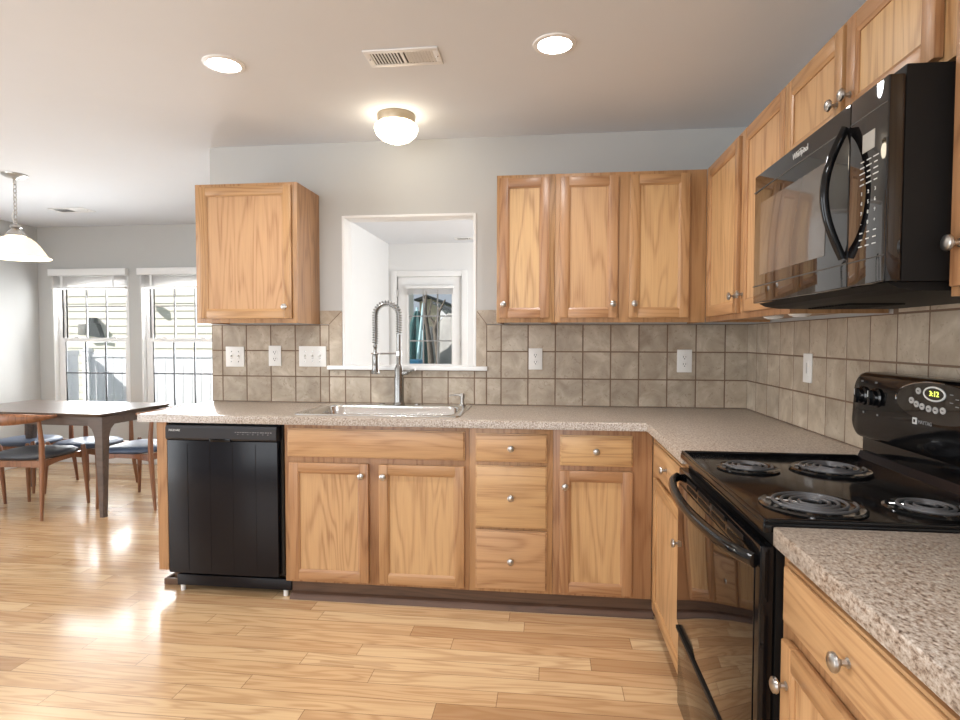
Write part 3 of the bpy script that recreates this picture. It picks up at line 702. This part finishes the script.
# ------------------------------------------------------------------ range
RY0, RY1 = -2.100, -1.340; RC = (RY0+RY1)/2
t = thing('electric_range', 'black electric coil range with oven between the oak base cabinets', 'range', (-0.33, RC, 0))
MB().box(-0.622, -0.03, RY0, RY1, 0.05, 0.895).build('body', BLKMAT, t)
for y in (RY0+0.05, RY1-0.05):
    for x in (-0.58, -0.08): MB().cyl((x, y, 0), (x, y, 0.05), 0.018).build('foot', BLKSAT, t)
ct = MB()
ct.box(-0.650, -0.03, RY0, RY1, 0.896, 0.918, 0.006)
ct.box(-0.648, -0.638, RY0+0.004, RY1-0.004, 0.914, 0.925, 0.004).box(-0.64, -0.10, RY1-0.016, RY1-0.004, 0.914, 0.925, 0.004).box(-0.64, -0.10, RY0+0.004, RY0+0.016, 0.914, 0.925, 0.004)
ctop = ct.build('cooktop', BLACK, t)
for x, y, r in ((-0.511, -1.578, 0.066), (-0.281, -1.573, 0.088), (-0.497, -1.962, 0.090), (-0.255, -1.965, 0.066)):
    pan = MB(); pan.lathe([(r+0.018, 0.0), (r+0.020, 0.004), (r+0.014, 0.007), (r+0.004, 0.003), (r*0.4, 0.0015), (0.0, 0.0015)], (x, y, 0.918), (0, 0, 1), 40)
    po = pan.build('burner', PAN, t)
    pts = []; turns = 4 if r > 0.08 else 3
    for i in range(turns*32+1):
        a = 2*PI*i/32; rr = 0.018 + (r-0.018)*i/(turns*32); pts.append((x+rr*math.cos(a), y+rr*math.sin(a), 0.9285))
    MB().tube(pts, 0.0036, 8).build('coil', COIL, po)
    s = MB()
    for k in range(3):
        a = 2*PI*k/3+0.5; s.tube([(x+0.01*math.cos(a), y+0.01*math.sin(a), 0.9225), (x+(r+0.004)*math.cos(a), y+(r+0.004)*math.sin(a), 0.9225)], 0.0035, 6)
    s.build('coil_support', DARKMET, po)
# back guard: recessed lower riser, swelling rounded console above
MB().box(-0.085, -0.03, RY0+0.012, RY1-0.012, 0.915, 1.02, 0.004).build('riser', BLACK, t)
MB().prism([(-0.10, 0.918), (-0.085, 0.918), (-0.085, 0.94), (-0.09, 0.94)], 'y', RY0+0.01, RY1-0.01).build('vent_strip', BLKSAT, t)
lp = []
prof = [(-0.018, 0.80), (-0.06, 0.97), (-0.088, 1.0), (-0.100, 0.985), (-0.102, 0.95)]
def outline(inset, x):
    pts = []
    a0, a1, b0, b1 = RY0-0.030+inset, RY1+0.030-inset, 0.985+inset, 1.194-inset
    rr = 0.058 - inset
    for cy, cz, a in ((a1-rr, b1-rr, 0), (a0+rr, b1-rr, 90), (a0+rr, b0+rr, 180), (a1-rr, b0+rr, 270)):
        for i in range(7):
            q = math.radians(a+90*i/6); pts.append((x - 0.10*(1.09-(cz+rr*math.sin(q)))*0.5, cy+rr*math.cos(q), cz+rr*math.sin(q)))
    return pts
con = MB().loops([outline(0.004, -0.028), outline(0, -0.034), outline(0, -0.085), outline(0.004, -0.096), outline(0.014, -0.102)]).build('control_console', BLACK, t, angle=50)
XF = -0.1075
def ell(cy, cz, ry, rz, x0, x1, n=40):
    return [[(x, cy+ry*math.cos(2*PI*i/n), cz+rz*math.sin(2*PI*i/n)) for i in range(n)] for x in (x0, x1)]
for y in (-1.380, -1.458, -1.985, -2.062):
    k = MB(); k.lathe([(0.029, 0), (0.030, 0.004), (0.025, 0.008), (0.023, 0.015), (0.020, 0.018), (0, 0.018)], (-0.101, y, 1.120), (-1, 0, 0), 24)
    k.box(-0.126, -0.116, y-0.006, y+0.006, 1.120-0.023, 1.120+0.023, 0.003)
    ko = k.build('knob', BLACK, con); MB().box(-0.1272, -0.1258, y-0.0012, y+0.0012, 1.122, 1.141).build('pointer_mark', INK, ko)
    text('dial_print', 'OFF', 0.008, (-0.1035, y, 1.165), (0, -1, 0), (0, 0, 1), INKDIM, con)
    text('dial_print', 'HI', 0.009, (-0.1045, y-0.012, 1.068), (0, -1, 0), (0, 0, 1), INKDIM, con)
OC = RC-0.015
MB().loops(ell(OC, 1.132, 0.170, 0.053, -0.100, -0.1055)).build('control_panel', BLKGLS, con)
MB().tube([(-0.1055, OC+0.171*math.cos(a), 1.132+0.054*math.sin(a)) for a in [PI*0.6*i/20-0.1 for i in range(21)]], 0.0018, 6).build('trim_line', CHROME, con)
CY, CZ = -1.731, 1.156
MB().loops(ell(CY, CZ, 0.040, 0.0165, -0.1050, -0.1068)).build('clock_window', BLKGLS, con)
MB().tube([(-0.1068, CY+0.041*math.cos(2*PI*i/36), CZ+0.0175*math.sin(2*PI*i/36)) for i in range(36)], 0.0024, 6, close=True).build('clock_ring', PLATE, con)
text('clock_digits', '3:12', 0.019, (-0.1072, CY, CZ), (0, -1, 0), (0, 0, 1), CLOCK, con, stretch=1.2)
for y, z in ((-1.666, 1.159), (-1.637, 1.131), (-1.659, 1.123), (-1.683, 1.119), (-1.710, 1.116), (-1.737, 1.115), (-1.765, 1.117)):
    bo = MB().loops(ell(y, z, 0.0105, 0.0088, -0.1050, -0.1072, 20)).build('button', GREYBTN, con)
    MB().box(-0.1078, -0.1070, y-0.004, y+0.004, z-0.0015, z+0.0015).build('button_print', SLOT, bo)
for y, z in ((-1.795, 1.160), (-1.815, 1.150), (-1.795, 1.140), (-1.815, 1.132)):
    MB().box(-0.1062, -0.105, y-0.006, y+0.006, z-0.001, z+0.001).build('print_mark', INKDIM, con)
MB().box(-0.1072, -0.1042, -1.662, -1.644, 1.068, 1.086, 0.001).build('emblem', INK, con)
MB().box(-0.1078, -0.1070, -1.657, -1.650, 1.073, 1.081).build('emblem_inset', BLACK, con)
text('lettering', 'MAYTAG', 0.014, (-0.1066, -1.668, 1.076), (0, -1, 0), (0, 0, 1), INKDIM, con, align='LEFT')
# oven door, handle, drawer
od = MB().box(-0.654, -0.624, RY0+0.004, RY1-0.004, 0.338, 0.868, 0.005).build('oven_door', BLACK, t)
MB().box(-0.6565, -0.6535, RY0+0.03, RY1-0.010, 0.352, 0.815, 0.001).build('door_glass', OVENGLS, od)
v = MB()
for k in range(4):
    y0 = RY1-0.12-k*0.14; v.box(-0.6555, -0.653, y0-0.115, y0, 0.844, 0.856).box(-0.6555, -0.653, y0-0.115, y0, 0.824, 0.836)
v.build('vent_slots', BLKMAT, od)
pts = []; fl = []
for i in range(25):
    a = i/24; y = RY1-0.010 - a*(RY1-RY0-0.020); bow = math.sin(PI*a)
    ex = 1 - (2*a-1)**8
    pts.append((-0.662 - 0.022*ex - 0.034*bow, y, 0.835)); fl.append((0.013, 0.016))
MB().tube(pts, 0.012, 12, flat=fl).build('handle', BLACK, od)
MB().box(-0.650, -0.624, RY0+0.004, RY1-0.004, 0.06, 0.314, 0.004).build('storage_drawer', BLACK, t)
MB().prism([(-0.626, 0.316), (-0.650, 0.316), (-0.6575, 0.319), (-0.6575, 0.330), (-0.626, 0.335)], 'y', RY0+0.004, RY1-0.004).build('drawer_lip', BLKMAT, t)

# ------------------------------------------------------------------ microwave
MF = -0.432; MY0, MY1 = -2.103, -1.358
t = thing('microwave', 'black over-the-range microwave with bowed handle', 'microwave', (-0.2, -1.72, 1.4))
MB().box(-0.400, -0.012, MY0, MY1, 1.412, 1.836, 0.002).build('case', BLKMAT, t)
dm = MB().box(MF, -0.401, -1.956, MY1, 1.412, 1.818, 0.004).build('door', BLKGLS, t)
MB().box(MF-0.0015, MF, -1.850, -1.415, 1.498, 1.722, 0.0006).build('window', MWWIN, dm)
for z in (1.765, 1.464): MB().box(MF-0.0006, MF+0.001, -1.954, MY1+0.003, z, z+0.0035).build('seam_line', SLOT, dm)
text('lettering', 'Whirlpool', 0.024, (MF-0.001, -1.700, 1.791), (0, -1, 0), (0, 0, 1), INK, dm, stretch=0.95)
MB().tube([(MF-0.001, -1.700+0.030*math.cos(q), 1.789+0.012*math.sin(q)) for q in [PI*(-0.1+1.2*i/14) for i in range(15)]], 0.0008, 5).build('emblem_swoosh', INK, dm)
hp = []; fl = []
for i in range(25):
    a = i/24; bow = math.sin(PI*a); hp.append((MF-0.004-0.044*bow, -1.945-0.004*bow, 1.768-0.290*a)); fl.append((0.0095, 0.006+0.003*bow))
MB().tube(hp, 0.01, 12, flat=fl).build('handle', BLACK, dm)
pm = MB().box(MF, -0.401, MY0, -1.958, 1.412, 1.818, 0.004).build('control_panel', BLKGLS, t)
MB().box(MF-0.001, MF+0.001, -2.058, -2.012, 1.690, 1.728).build('display', plain('display', (0.42, 0.40, 0.36), 0.3), pm)
rows = ['1 2 3', '4 5 6', '7 8 9', '- 0 +']
for i, rw in enumerate(rows):
    for j, chx in enumerate(rw.split()):
        text('key_print', chx, 0.011, (MF-0.0004, -2.012-0.026*j, 1.605-0.021*i), (0, -1, 0), (0, 0, 1), INK, pm)
km = MB()
for i in range(5):
    for j in range(3):
        y = -2.012-0.026*j; z = 1.672-0.012*i; w = 0.006+0.002*((i+j) % 3); km.box(MF-0.0008, MF+0.001, y-w, y+w, z-0.0012, z+0.0012)
km.build('key_print', INK, pm); km = MB()
for j in range(3):
    for i in range(3):
        y = -2.012-0.026*j; z = 1.522-0.014*i; km.box(MF-0.0008, MF+0.001, y-0.006, y+0.004+0.002*i, z-0.0012, z+0.0012)
km.build('key_print', INK, pm)
for z in (1.464, 1.765): MB().box(MF-0.0006, MF+0.001, MY0+0.002, -1.960, z, z+0.0025).build('seam_line', SLOT, pm)
MB().prism([(MF+0.012, 1.411), (-0.02, 1.411), (-0.02, 1.392), (-0.14, 1.392), (-0.36, 1.394), (-0.40, 1.400)], 'y', MY0+0.01, MY1-0.02).build('hood_base', BLKMAT, t, smooth=False)
gs = MB()
for k in range(14): gs.box(-0.30, -0.16, MY1-0.10-0.018*k, MY1-0.092-0.018*k, 1.3885, 1.3925)
gs.build('filter_grille', BLKMAT, t)

# ------------------------------------------------------------------ under-cabinet pucks
for y, x, lab in ((-1.02, -0.245, 'small white puck light under the right wall cabinet, nearer the corner'), (-1.255, -0.245, 'small white puck light under the right wall cabinet, nearer the microwave')):
    t = thing('puck_light', lab, 'cabinet light', (x, y, UB), 'puck lights under the wall cabinets')
    MB().lathe([(0.036, 0), (0.036, -0.010), (0.030, -0.016), (0, -0.017)], (x, y, UB+0.011), (0, 0, 1), 24).build('housing', PLATE, t)
    MB().lathe([(0.024, 0), (0.020, -0.003), (0, -0.003)], (x, y, UB-0.0055), (0, 0, 1), 20).build('lens', WHITE, t)

# ------------------------------------------------------------------ outlets and switches
def plate(mp, s, z, w, h, kind, label, gang=1):
    o = Vector(mp(Vector((s, 0.008, z)))); t = thing('wall_outlet' if kind == 'outlet' else 'light_switch', label, 'outlet' if kind == 'outlet' else 'switch', tuple(o), 'white cover plates on the tile')
    MB(mp).box(s-w/2, s+w/2, 0.0078, 0.0135, z-h/2, z+h/2, 0.0025).build('cover_plate', PLATE, t)
    if kind == 'outlet':
        for dz in (0.020, -0.020):
            f = MB(mp).lathe([(0.0165, 0), (0.0165, 0.002), (0.0155, 0.0028), (0, 0.0028)], (s, 0.0128, z+dz), (0, 1, 0), 20).build('receptacle', PLATE, t)
            sl = MB(mp); sl.box(s-0.0075, s-0.0052, 0.0153, 0.0160, z+dz-0.001, z+dz+0.008).box(s+0.0052, s+0.0075, 0.0153, 0.0160, z+dz-0.001, z+dz+0.008).lathe([(0.003, 0), (0.003, 0.0006)], (s, 0.0153, z+dz-0.008), (0, 1, 0), 10)
            sl.build('slots', SLOT, f)
    elif kind == 'toggle':
        for k in range(gang):
            c = s + (k-(gang-1)/2)*0.046
            tg = MB(mp); tg.box(c-0.005, c+0.005, 0.013, 0.0145, z-0.012, z+0.012).prism([(0.014, z-0.003), (0.026, z+0.006), (0.025, z+0.011), (0.014, z+0.008)], 'x', c-0.004, c+0.004)
            to = tg.build('toggle', PLATE, t)
            MB(mp).box(c-0.0055, c+0.0055, 0.0132, 0.0138, z-0.013, z-0.0035).build('slot', SLOT, to)
            sc = MB(mp)
            for dz in (0.030, -0.030): sc.lathe([(0.003, 0), (0.003, 0.001), (0, 0.0012)], (c, 0.013, z+dz), (0, 1, 0), 10)
            sc.build('screw', STEEL, to)
    else:
        MB(mp).box(s-0.016, s+0.016, 0.0130, 0.0150, z-0.033, z+0.033, 0.001).build('rocker', PLATE, t)
        MB(mp).box(s-0.005, s+0.005, 0.0148, 0.0156, z-0.022, z+0.022, 0.0003).build('slider', GREYBTN, t)
    return t
plate(YB, -2.976, 1.186, 0.118, 0.122, 'toggle', 'white double switch plate on the tile, leftmost under the oak cabinet', 2)
plate(YB, -2.722, 1.192, 0.078, 0.122, 'outlet', 'white outlet between the double and triple switch plates')
plate(YB, -2.487, 1.190, 0.168, 0.122, 'toggle', 'white triple switch plate left of the pass-through', 3)
plate(YB, -1.163, 1.182, 0.078, 0.122, 'outlet', 'white outlet on the tile just right of the pass-through')
plate(YB, -0.341, 1.175, 0.080, 0.126, 'outlet', 'white outlet on the tile beside the corner')
plate(lambda p: (-p.y, p.x, p.z), -0.765, 1.176, 0.078, 0.122, 'rocker', 'white dimmer switch on the right wall left of the range')

# ------------------------------------------------------------------ sink and faucet
t = thing('kitchen_sink', 'stainless steel drop-in sink set in the countertop under the pass-through', 'sink', (-1.94, -0.31, C0))
bx0, bx1, by0, by1 = -2.318, -1.562, -0.535, -0.150
MB().loops([rrect(-2.362, -1.518, -0.568, -0.058, 0.035, C0+0.0005), rrect(-2.360, -1.520, -0.566, -0.060, 0.035, C0+0.006), rrect(-2.350, -1.530, -0.556, -0.070, 0.03, C0+0.007),
            rrect(bx0-0.004, bx1+0.004, by0-0.004, by1+0.004, 0.085, C0+0.006), rrect(bx0+0.004, bx1-0.004, by0+0.004, by1-0.004, 0.08, C0-0.004), rrect(bx0+0.022, bx1-0.022, by0+0.018, by1-0.018, 0.08, C0-0.16), rrect(bx0+0.06, bx1-0.06, by0+0.055, by1-0.055, 0.06, C0-0.182)], cap0=False).build('basin', STEEL, t, angle=50)
MB().lathe([(0.045, 0), (0.043, 0.003), (0.030, 0.003), (0.028, 0.001), (0, 0.001)], (-1.94, -0.34, C0-0.182), (0, 0, 1), 24).build('drain', CHROME, t)
for x in (-2.035, -1.830): MB().lathe([(0.016, 0), (0.015, 0.005), (0.004, 0.008), (0, 0.008)], (x, -0.10, C0+0.0065), (0, 0, 1), 18).build('hole_cap', DARKMET, t)
FX, FY = -1.935, -0.107; zb = C0+0.0078
FAUC = plain('faucet_steel', (0.30, 0.295, 0.285), 0.24, metal=1.0)
t = thing('spring_faucet', 'tall brushed steel spring-neck faucet behind the sink', 'faucet', (FX, FY, zb))
MB().lathe([(0.034, 0), (0.033, 0.006), (0.029, 0.012), (0.028, 0.016), (0.028, 0.150), (0.025, 0.158), (0.025, 0.205), (0.018, 0.222), (0.0140, 0.23), (0.0140, 0.40)], (FX, FY, zb), (0, 0, 1), 24).build('body', FAUC, t)
def arc_pt(s):
    R = 0.066; zt = 1.430; L1 = zt-1.325; La = PI*R; L2 = zt-1.262; tot = L1+La+L2; d = s*tot
    ang = math.radians(192)          # neck swings left, a little towards the room
    if d < L1: x, z = 0, 1.325+d
    elif d < L1+La: a = (d-L1)/R; x, z = R-R*math.cos(a), zt+R*math.sin(a)
    else: x, z = 2*R, zt-(d-L1-La)
    return Vector((FX+x*math.cos(ang), FY+x*math.sin(ang), z))
MB().tube([arc_pt(i/40) for i in range(41)], 0.0075, 10).build('hose', DARKMET, t)
pts = []; turns = 34; sd = 10
for i in range(turns*sd+1):
    s = i/(turns*sd)*0.985; p = arc_pt(s); q = arc_pt(min(1, s+0.004)); d = (q-p).normalized() if (q-p).length > 1e-6 else Vector((0, 0, -1))
    sv = d.cross(Vector((0.2, 1, 0))).normalized(); uv = sv.cross(d).normalized(); a = 2*PI*i/sd
    pts.append(p + (sv*math.cos(a) + uv*math.sin(a))*0.0155)
MB().tube(pts, 0.0034, 6).build('spring', FAUC, t)
e = arc_pt(1.0)
sp = MB().lathe([(0.013, 0), (0.015, -0.012), (0.011, -0.018), (0.011, -0.04), (0.0165, -0.055), (0.019, -0.07), (0.0185, -0.13), (0.021, -0.150), (0.026, -0.162), (0.024, -0.166), (0, -0.166)], e, (0, 0, 1), 22).build('spray_head', FAUC, t)
MB().box(e.x-0.006, e.x+0.006, e.y-0.024, e.y-0.017, e.z-0.118, e.z-0.080, 0.003).build('spray_trigger', DARKMET, sp)
bz = 1.212
br = MB(); br.tube([(FX, FY, bz), (e.x+0.026, e.y+0.004, bz)], 0.0055, 8); br.tube([(e.x+0.024*math.cos(q), e.y+0.024*math.sin(q), bz) for q in [2*PI*i/20 for i in range(20)]], 0.004, 6, close=True); br.lathe([(0.018, -0.012), (0.018, 0.012)], (FX, FY, bz), (0, 0, 1), 18)
br.build('docking_arm', CHROME, t)
MB().cyl((FX+0.022, FY, 1.10), (FX+0.052, FY-0.004, 1.105), 0.015, 0.013).tube([(FX+0.046, FY-0.004, 1.105), (FX+0.075, FY-0.012, 1.115), (FX+0.098, FY-0.02, 1.122)], [0.009, 0.007, 0.006], 10).build('lever', FAUC, t)
SX, SY = -1.572, -0.096
t = thing('soap_dispenser', 'small steel soap pump at the right corner of the sink', 'soap dispenser', (SX, SY, zb))
MB().lathe([(0.020, 0), (0.019, 0.005), (0.011, 0.009), (0.010, 0.035), (0.013, 0.038), (0.013, 0.062), (0.010, 0.066), (0, 0.067)], (SX, SY, zb), (0, 0, 1), 20).build('pump', NICKEL, t)
MB().tube([(SX, SY, zb+0.055), (SX-0.035, SY-0.01, zb+0.059), (SX-0.066, SY-0.018, zb+0.056), (SX-0.072, SY-0.02, zb+0.050)], [0.007, 0.006, 0.005, 0.004], 8).build('spout', NICKEL, t)

# ------------------------------------------------------------------ ceiling things
for x, y, lab in ((-2.447, -1.005, 'recessed ceiling light at the left, above the dishwasher aisle'), (-1.074, -1.017, 'recessed ceiling light at the right, beyond the vent')):
    t = thing('recessed_light', lab, 'ceiling light', (x, y, H), 'recessed lights in the kitchen ceiling')
    MB().lathe([(0.085, 0), (0.083, -0.005), (0.066, -0.007), (0.064, -0.001)], (x, y, H), (0, 0, 1), 36, cap=False).build('trim_ring', WHITE, t)
    MB().lathe([(0.066, 0), (0.060, -0.003), (0, -0.005)], (x, y, H-0.001), (0, 0, 1), 36).build('lens', CAN, t)
FLX, FLY = -1.875, -0.375
t = thing('flush_light', 'dome ceiling light with frosted glass in front of the pass-through', 'ceiling light', (FLX, FLY, H))
MB().lathe([(0.096, 0), (0.098, -0.006), (0.095, -0.030), (0.090, -0.044), (0.0, -0.044)], (FLX, FLY, H), (0, 0, 1), 40).build('base', BRONZE, t)
MB().lathe([(0.094, -0.0435), (0.110, -0.058), (0.112, -0.072), (0.102, -0.098), (0.076, -0.122), (0.040, -0.138), (0.0, -0.143)], (FLX, FLY, H), (0, 0, 1), 40).build('globe', GLOBE, t)
MB().lathe([(0.006, 0), (0.005, -0.006), (0, -0.007)], (FLX, FLY, H-0.1425), (0, 0, 1), 14).build('finial', BRONZE, t)
def vent(x0, x1, y0, y1, label, along='y', halves=2, ratio=1.0):
    t = thing('ceiling_vent', label, 'vent', ((x0+x1)/2, (y0+y1)/2, H), 'ceiling air registers')
    fr = 0.024; a, b = x0+fr, x1-fr; c, d = y0+fr, y1-fr
    MB().box(x0, x1, y0, c, H-0.006, H, 0.002).box(x0, x1, d, y1, H-0.006, H, 0.002).box(x0, a, c, d, H-0.006, H, 0.002).box(b, x1, c, d, H-0.006, H, 0.002).box((a+b)/2-0.006, (a+b)/2+0.006, c, d, H-0.006, H).build('frame', WHITE, t)
    MB().box(a, b, c, d, H-0.0015, H+0.0005).build('duct_backing', DUCT, t)
    n = 20
    s = MB()
    for k in range(n):
        xx = a + (b-a)*(k+0.5)/n
        if abs(xx-(a+b)/2) < 0.008: continue
        k_ = 0.004 if xx < (a+b)/2 else -0.004; s.prism([(xx-k_-0.0012, H-0.0015), (xx-k_+0.0012, H-0.0015), (xx+k_+0.0012, H-0.0065), (xx+k_-0.0012, H-0.0065)], 'y', c, d)
    s.build('louvers', WHITE, t)
    sc = MB()
    for xx in (x0+0.012, x1-0.012): sc.lathe([(0.004, 0), (0.003, -0.002), (0, -0.002)], (xx, (y0+y1)/2, H-0.006), (0, 0, 1), 10)
    sc.build('screw', STEEL, t)
vent(-1.837, -1.532, -1.052, -0.912, 'white ceiling air register between the two recessed lights')
vent(-5.50, -5.17, 1.38, 1.55, 'white ceiling air register over the dining area')
vent(-2.16, -1.84, 3.25, 3.39, 'ceiling air register in the room beyond the pass-through')
# pendant
PX, PY = -4.825, 0.39
t = thing('pendant_light', 'nickel chain pendant lamp with bell-shaped frosted glass shade over the table', 'lamp', (PX, PY, H))
MB().lathe([(0.078, 0), (0.076, -0.008), (0.055, -0.020), (0.018, -0.026), (0.008, -0.036), (0, -0.036)], (PX, PY, H), (0, 0, 1), 32).build('canopy', NICKEL, t)
ch = MB(); z = H-0.040; k = 0
while z > 2.118:
    lx = [(0.011*math.cos(2*PI*i/14), 0.019*math.sin(2*PI*i/14)) for i in range(14)]
    ch.tube([((PX+a if k % 2 else PX), (PY if k % 2 else PY+a), z-0.014+b) for a, b in lx], 0.0028, 6, close=True); z -= 0.030; k += 1
ch.build('chain', NICKEL, t)
MB().tube([(PX, PY, H-0.03), (PX-0.012, PY, 2.33), (PX+0.010, PY, 2.24), (PX-0.04, PY+0.01, 2.16), (PX-0.012, PY, 2.10)], 0.003, 6).build('cord', PLATE, t)
MB().lathe([(0.006, 0.10), (0.010, 0.085), (0.034, 0.075), (0.036, 0.062), (0.022, 0.055), (0.040, 0.038), (0.060, 0.014), (0.064, 0.0), (0, 0.0)], (PX, PY, 2.014), (0, 0, 1), 32).build('fitter', NICKEL, t)
outer = [(0.060, 2.012), (0.085, 2.002), (0.113, 1.980), (0.138, 1.950), (0.160, 1.915), (0.176, 1.888), (0.196, 1.870), (0.206, 1.866)]
inner = [(r-0.005, z-0.004) for r, z in outer[::-1]]
MB().lathe([(r, z) for r, z in outer+inner], (PX, PY, 0), (0, 0, 1), 48, cap=False).build('shade', SHADE, t)
MB().lathe([(0.02, 0), (0.03, -0.03), (0.028, -0.06), (0, -0.075)], (PX, PY, 2.0), (0, 0, 1), 20).build('bulb', GLOBE, t)
for dz, e_ in ((1.88, 16), ):
    l = bpy.data.lights.new('pendant_lamp', 'POINT'); l.energy = e_; l.color = (1.0, 0.95, 0.88); l.shadow_soft_size = 0.05
    o = bpy.data.objects.new('pendant_lamp', l); S.collection.objects.link(o); o.location = (PX, PY, dz)

# ------------------------------------------------------------------ dining table
TCX, TCY, TR = -4.925, 0.86, math.radians(-3)
t = thing('dining_table', 'long grey-brown wooden dining table by the windows', 'table', (TCX, TCY, 0))
LX, LY = 0.685, 0.375
MB(lambda p: p + Vector((TCX, TCY, 0))).loops([rrect(-LX+0.02, LX-0.02, -LY+0.02, LY-0.02, 0.03, 0.728), rrect(-LX+0.004, LX-0.004, -LY+0.004, LY-0.004, 0.035, 0.744), rrect(-LX, LX, -LY, LY, 0.035, 0.750), rrect(-LX+0.004, LX-0.004, -LY+0.004, LY-0.004, 0.033, 0.754)]).build('tabletop', TABLEW, t)
a = MB(lambda p: p + Vector((TCX, TCY, 0))); i = 0.035
a.box(-LX+0.1, LX-0.1, -LY+i, -LY+i+0.022, 0.662, 0.7275).box(-LX+0.1, LX-0.1, LY-i-0.022, LY-i, 0.662, 0.7275).box(-LX+i, -LX+i+0.022, -LY+0.1, LY-0.1, 0.662, 0.7275).box(LX-i-0.022, LX-i, -LY+0.1, LY-0.1, 0.662, 0.7275)
a.build('apron', TABLEW, t, smooth=False)
for sx in (-1, 1):
    for sy in (-1, 1):
        mp = lambda p, sx=sx, sy=sy: Vector((TCX + sx*p.x, TCY + sy*p.y, p.z))
        lg = MB(mp); ox, oy = LX-0.010, LY-0.026
        # two flared wings that curve into the aprons, and the tapering post
        def wing(axis):
            o_, c_ = (ox, oy) if axis == 'y' else (oy, ox)
            pts = [(o_, 0.7275), (o_-0.115, 0.7275), (o_-0.112, 0.662), (o_-0.085, 0.640), (o_-0.068, 0.60), (o_-0.062, 0.54), (o_-0.034, 0.0), (o_-0.006, 0.0)]
            return pts
        lg.prism(wing('y'), 'y', oy-0.030, oy); lg.prism([(v[0], v[1]) for v in wing('x')], 'x', ox-0.030, ox)
        lg.loops([rrect(ox-0.060, ox-0.002, oy-0.060, oy-0.002, 0.012, 0.70, 3), rrect(ox-0.056, ox-0.002, oy-0.056, oy-0.002, 0.012, 0.45, 3), rrect(ox-0.034, ox-0.006, oy-0.034, oy-0.006, 0.008, 0.0, 3)])
        lg.build('leg', TABLEW, t)
t.rotation_euler = (0, 0, TR)

# ------------------------------------------------------------------ chairs (local: facing +y)
def make_chair(name, label, seat_mat):
    t = thing(name, label, 'chair', (0, 0, 0), 'dining chairs round the table')
    def sq(sx, sy, cy, z, n=40, e=3.2, fl=0.0):
        pts = []
        for i in range(n):
            a = 2*PI*i/n; c, s = math.cos(a), math.sin(a)
            x = math.copysign(abs(c)**(2/e), c); y = math.copysign(abs(s)**(2/e), s)
            pts.append((sx*x*(1+0.06*y), cy+sy*y, z))
        return pts
    MB().loops([sq(0.215, 0.195, 0.02, 0.418), sq(0.232, 0.21, 0.02, 0.428), sq(0.232, 0.21, 0.02, 0.446), sq(0.21, 0.19, 0.02, 0.460), sq(0.12, 0.11, 0.02, 0.464)]).build('seat', seat_mat, t, angle=60)
    fr = MB()
    fr.prism([(-0.21, 0.365), (-0.08, 0.385), (0.08, 0.385), (0.21, 0.365), (0.21, 0.418), (-0.21, 0.418)], 'y', 0.195, 0.218)
    fr.prism([(-0.20, 0.372), (0.20, 0.372), (0.20, 0.418), (-0.20, 0.418)], 'y', -0.195, -0.172)
    for sx in (-1, 1): fr.prism([(-0.18, 0.365), (-0.05, 0.385), (0.08, 0.388), (0.21, 0.368), (0.21, 0.418), (-0.18, 0.418)], 'x', sx*0.222, sx*0.200)
    fr.build('seat_frame', WALNUT, t, smooth=False)
    for sx in (-1, 1):
        MB().tube([(sx*0.243, 0.228, 0), (sx*0.238, 0.220, 0.16), (sx*0.230, 0.210, 0.36), (sx*0.226, 0.206, 0.45), (sx*0.225, 0.205, 0.470)], [0.0105, 0.0145, 0.019, 0.018, 0.012], 14).build('leg', WALNUT, t)
        MB().tube([(sx*0.240, -0.235, 0), (sx*0.232, -0.215, 0.2), (sx*0.222, -0.195, 0.40), (sx*0.222, -0.195, 0.55), (sx*0.214, -0.205, 0.712)], [0.0105, 0.016, 0.020, 0.017, 0.013], 14).build('leg', WALNUT, t)
    pts = []; fl = []
    for i in range(31):
        u = -1+2*i/30; a = u*1.25
        pts.append((0.285*math.sin(a)/math.sin(1.25), -0.302+0.255*(1-math.cos(a)), 0.728 + 0.006*u*u))
        th = (1-abs(u)**2.5); fl.append((0.008+0.012*th**0.5, 0.009+0.034*max(0, math.cos(u*PI/2))**1.1))
    MB().tube(pts, 0.01, 14, flat=fl).build('backrest', WALNUT, t)
    return t
chairs = [
    (-4.91, 0.575, 4, CHARCOAL, 'walnut elbow chair on the near long side of the table, charcoal seat'),
    (-4.27, 0.925, 92, NAVY, 'walnut elbow chair at the near end of the table beside the counter end'),
    (-5.00, 1.235, 180, NAVY, 'walnut elbow chair on the window side of the table, nearer the counter'),
    (-5.60, 1.25, 180, NAVY, 'walnut elbow chair on the window side of the table, farther left'),
    (-5.56, 0.50, -4, NAVY, 'walnut elbow chair at the left edge of the picture, mostly cut off'),
]
src = {}
for x, y, r, mt, lab in chairs:
    if mt.name not in src:
        c = make_chair('dining_chair', lab, mt); src[mt.name] = c
    else:
        c = copy_tree(src[mt.name]); c['label'] = lab
    if y > 1.1: c.scale = (1, 1, 0.92)
    c.location = (x, y, 0); c.rotation_euler = (0, 0, math.radians(r))
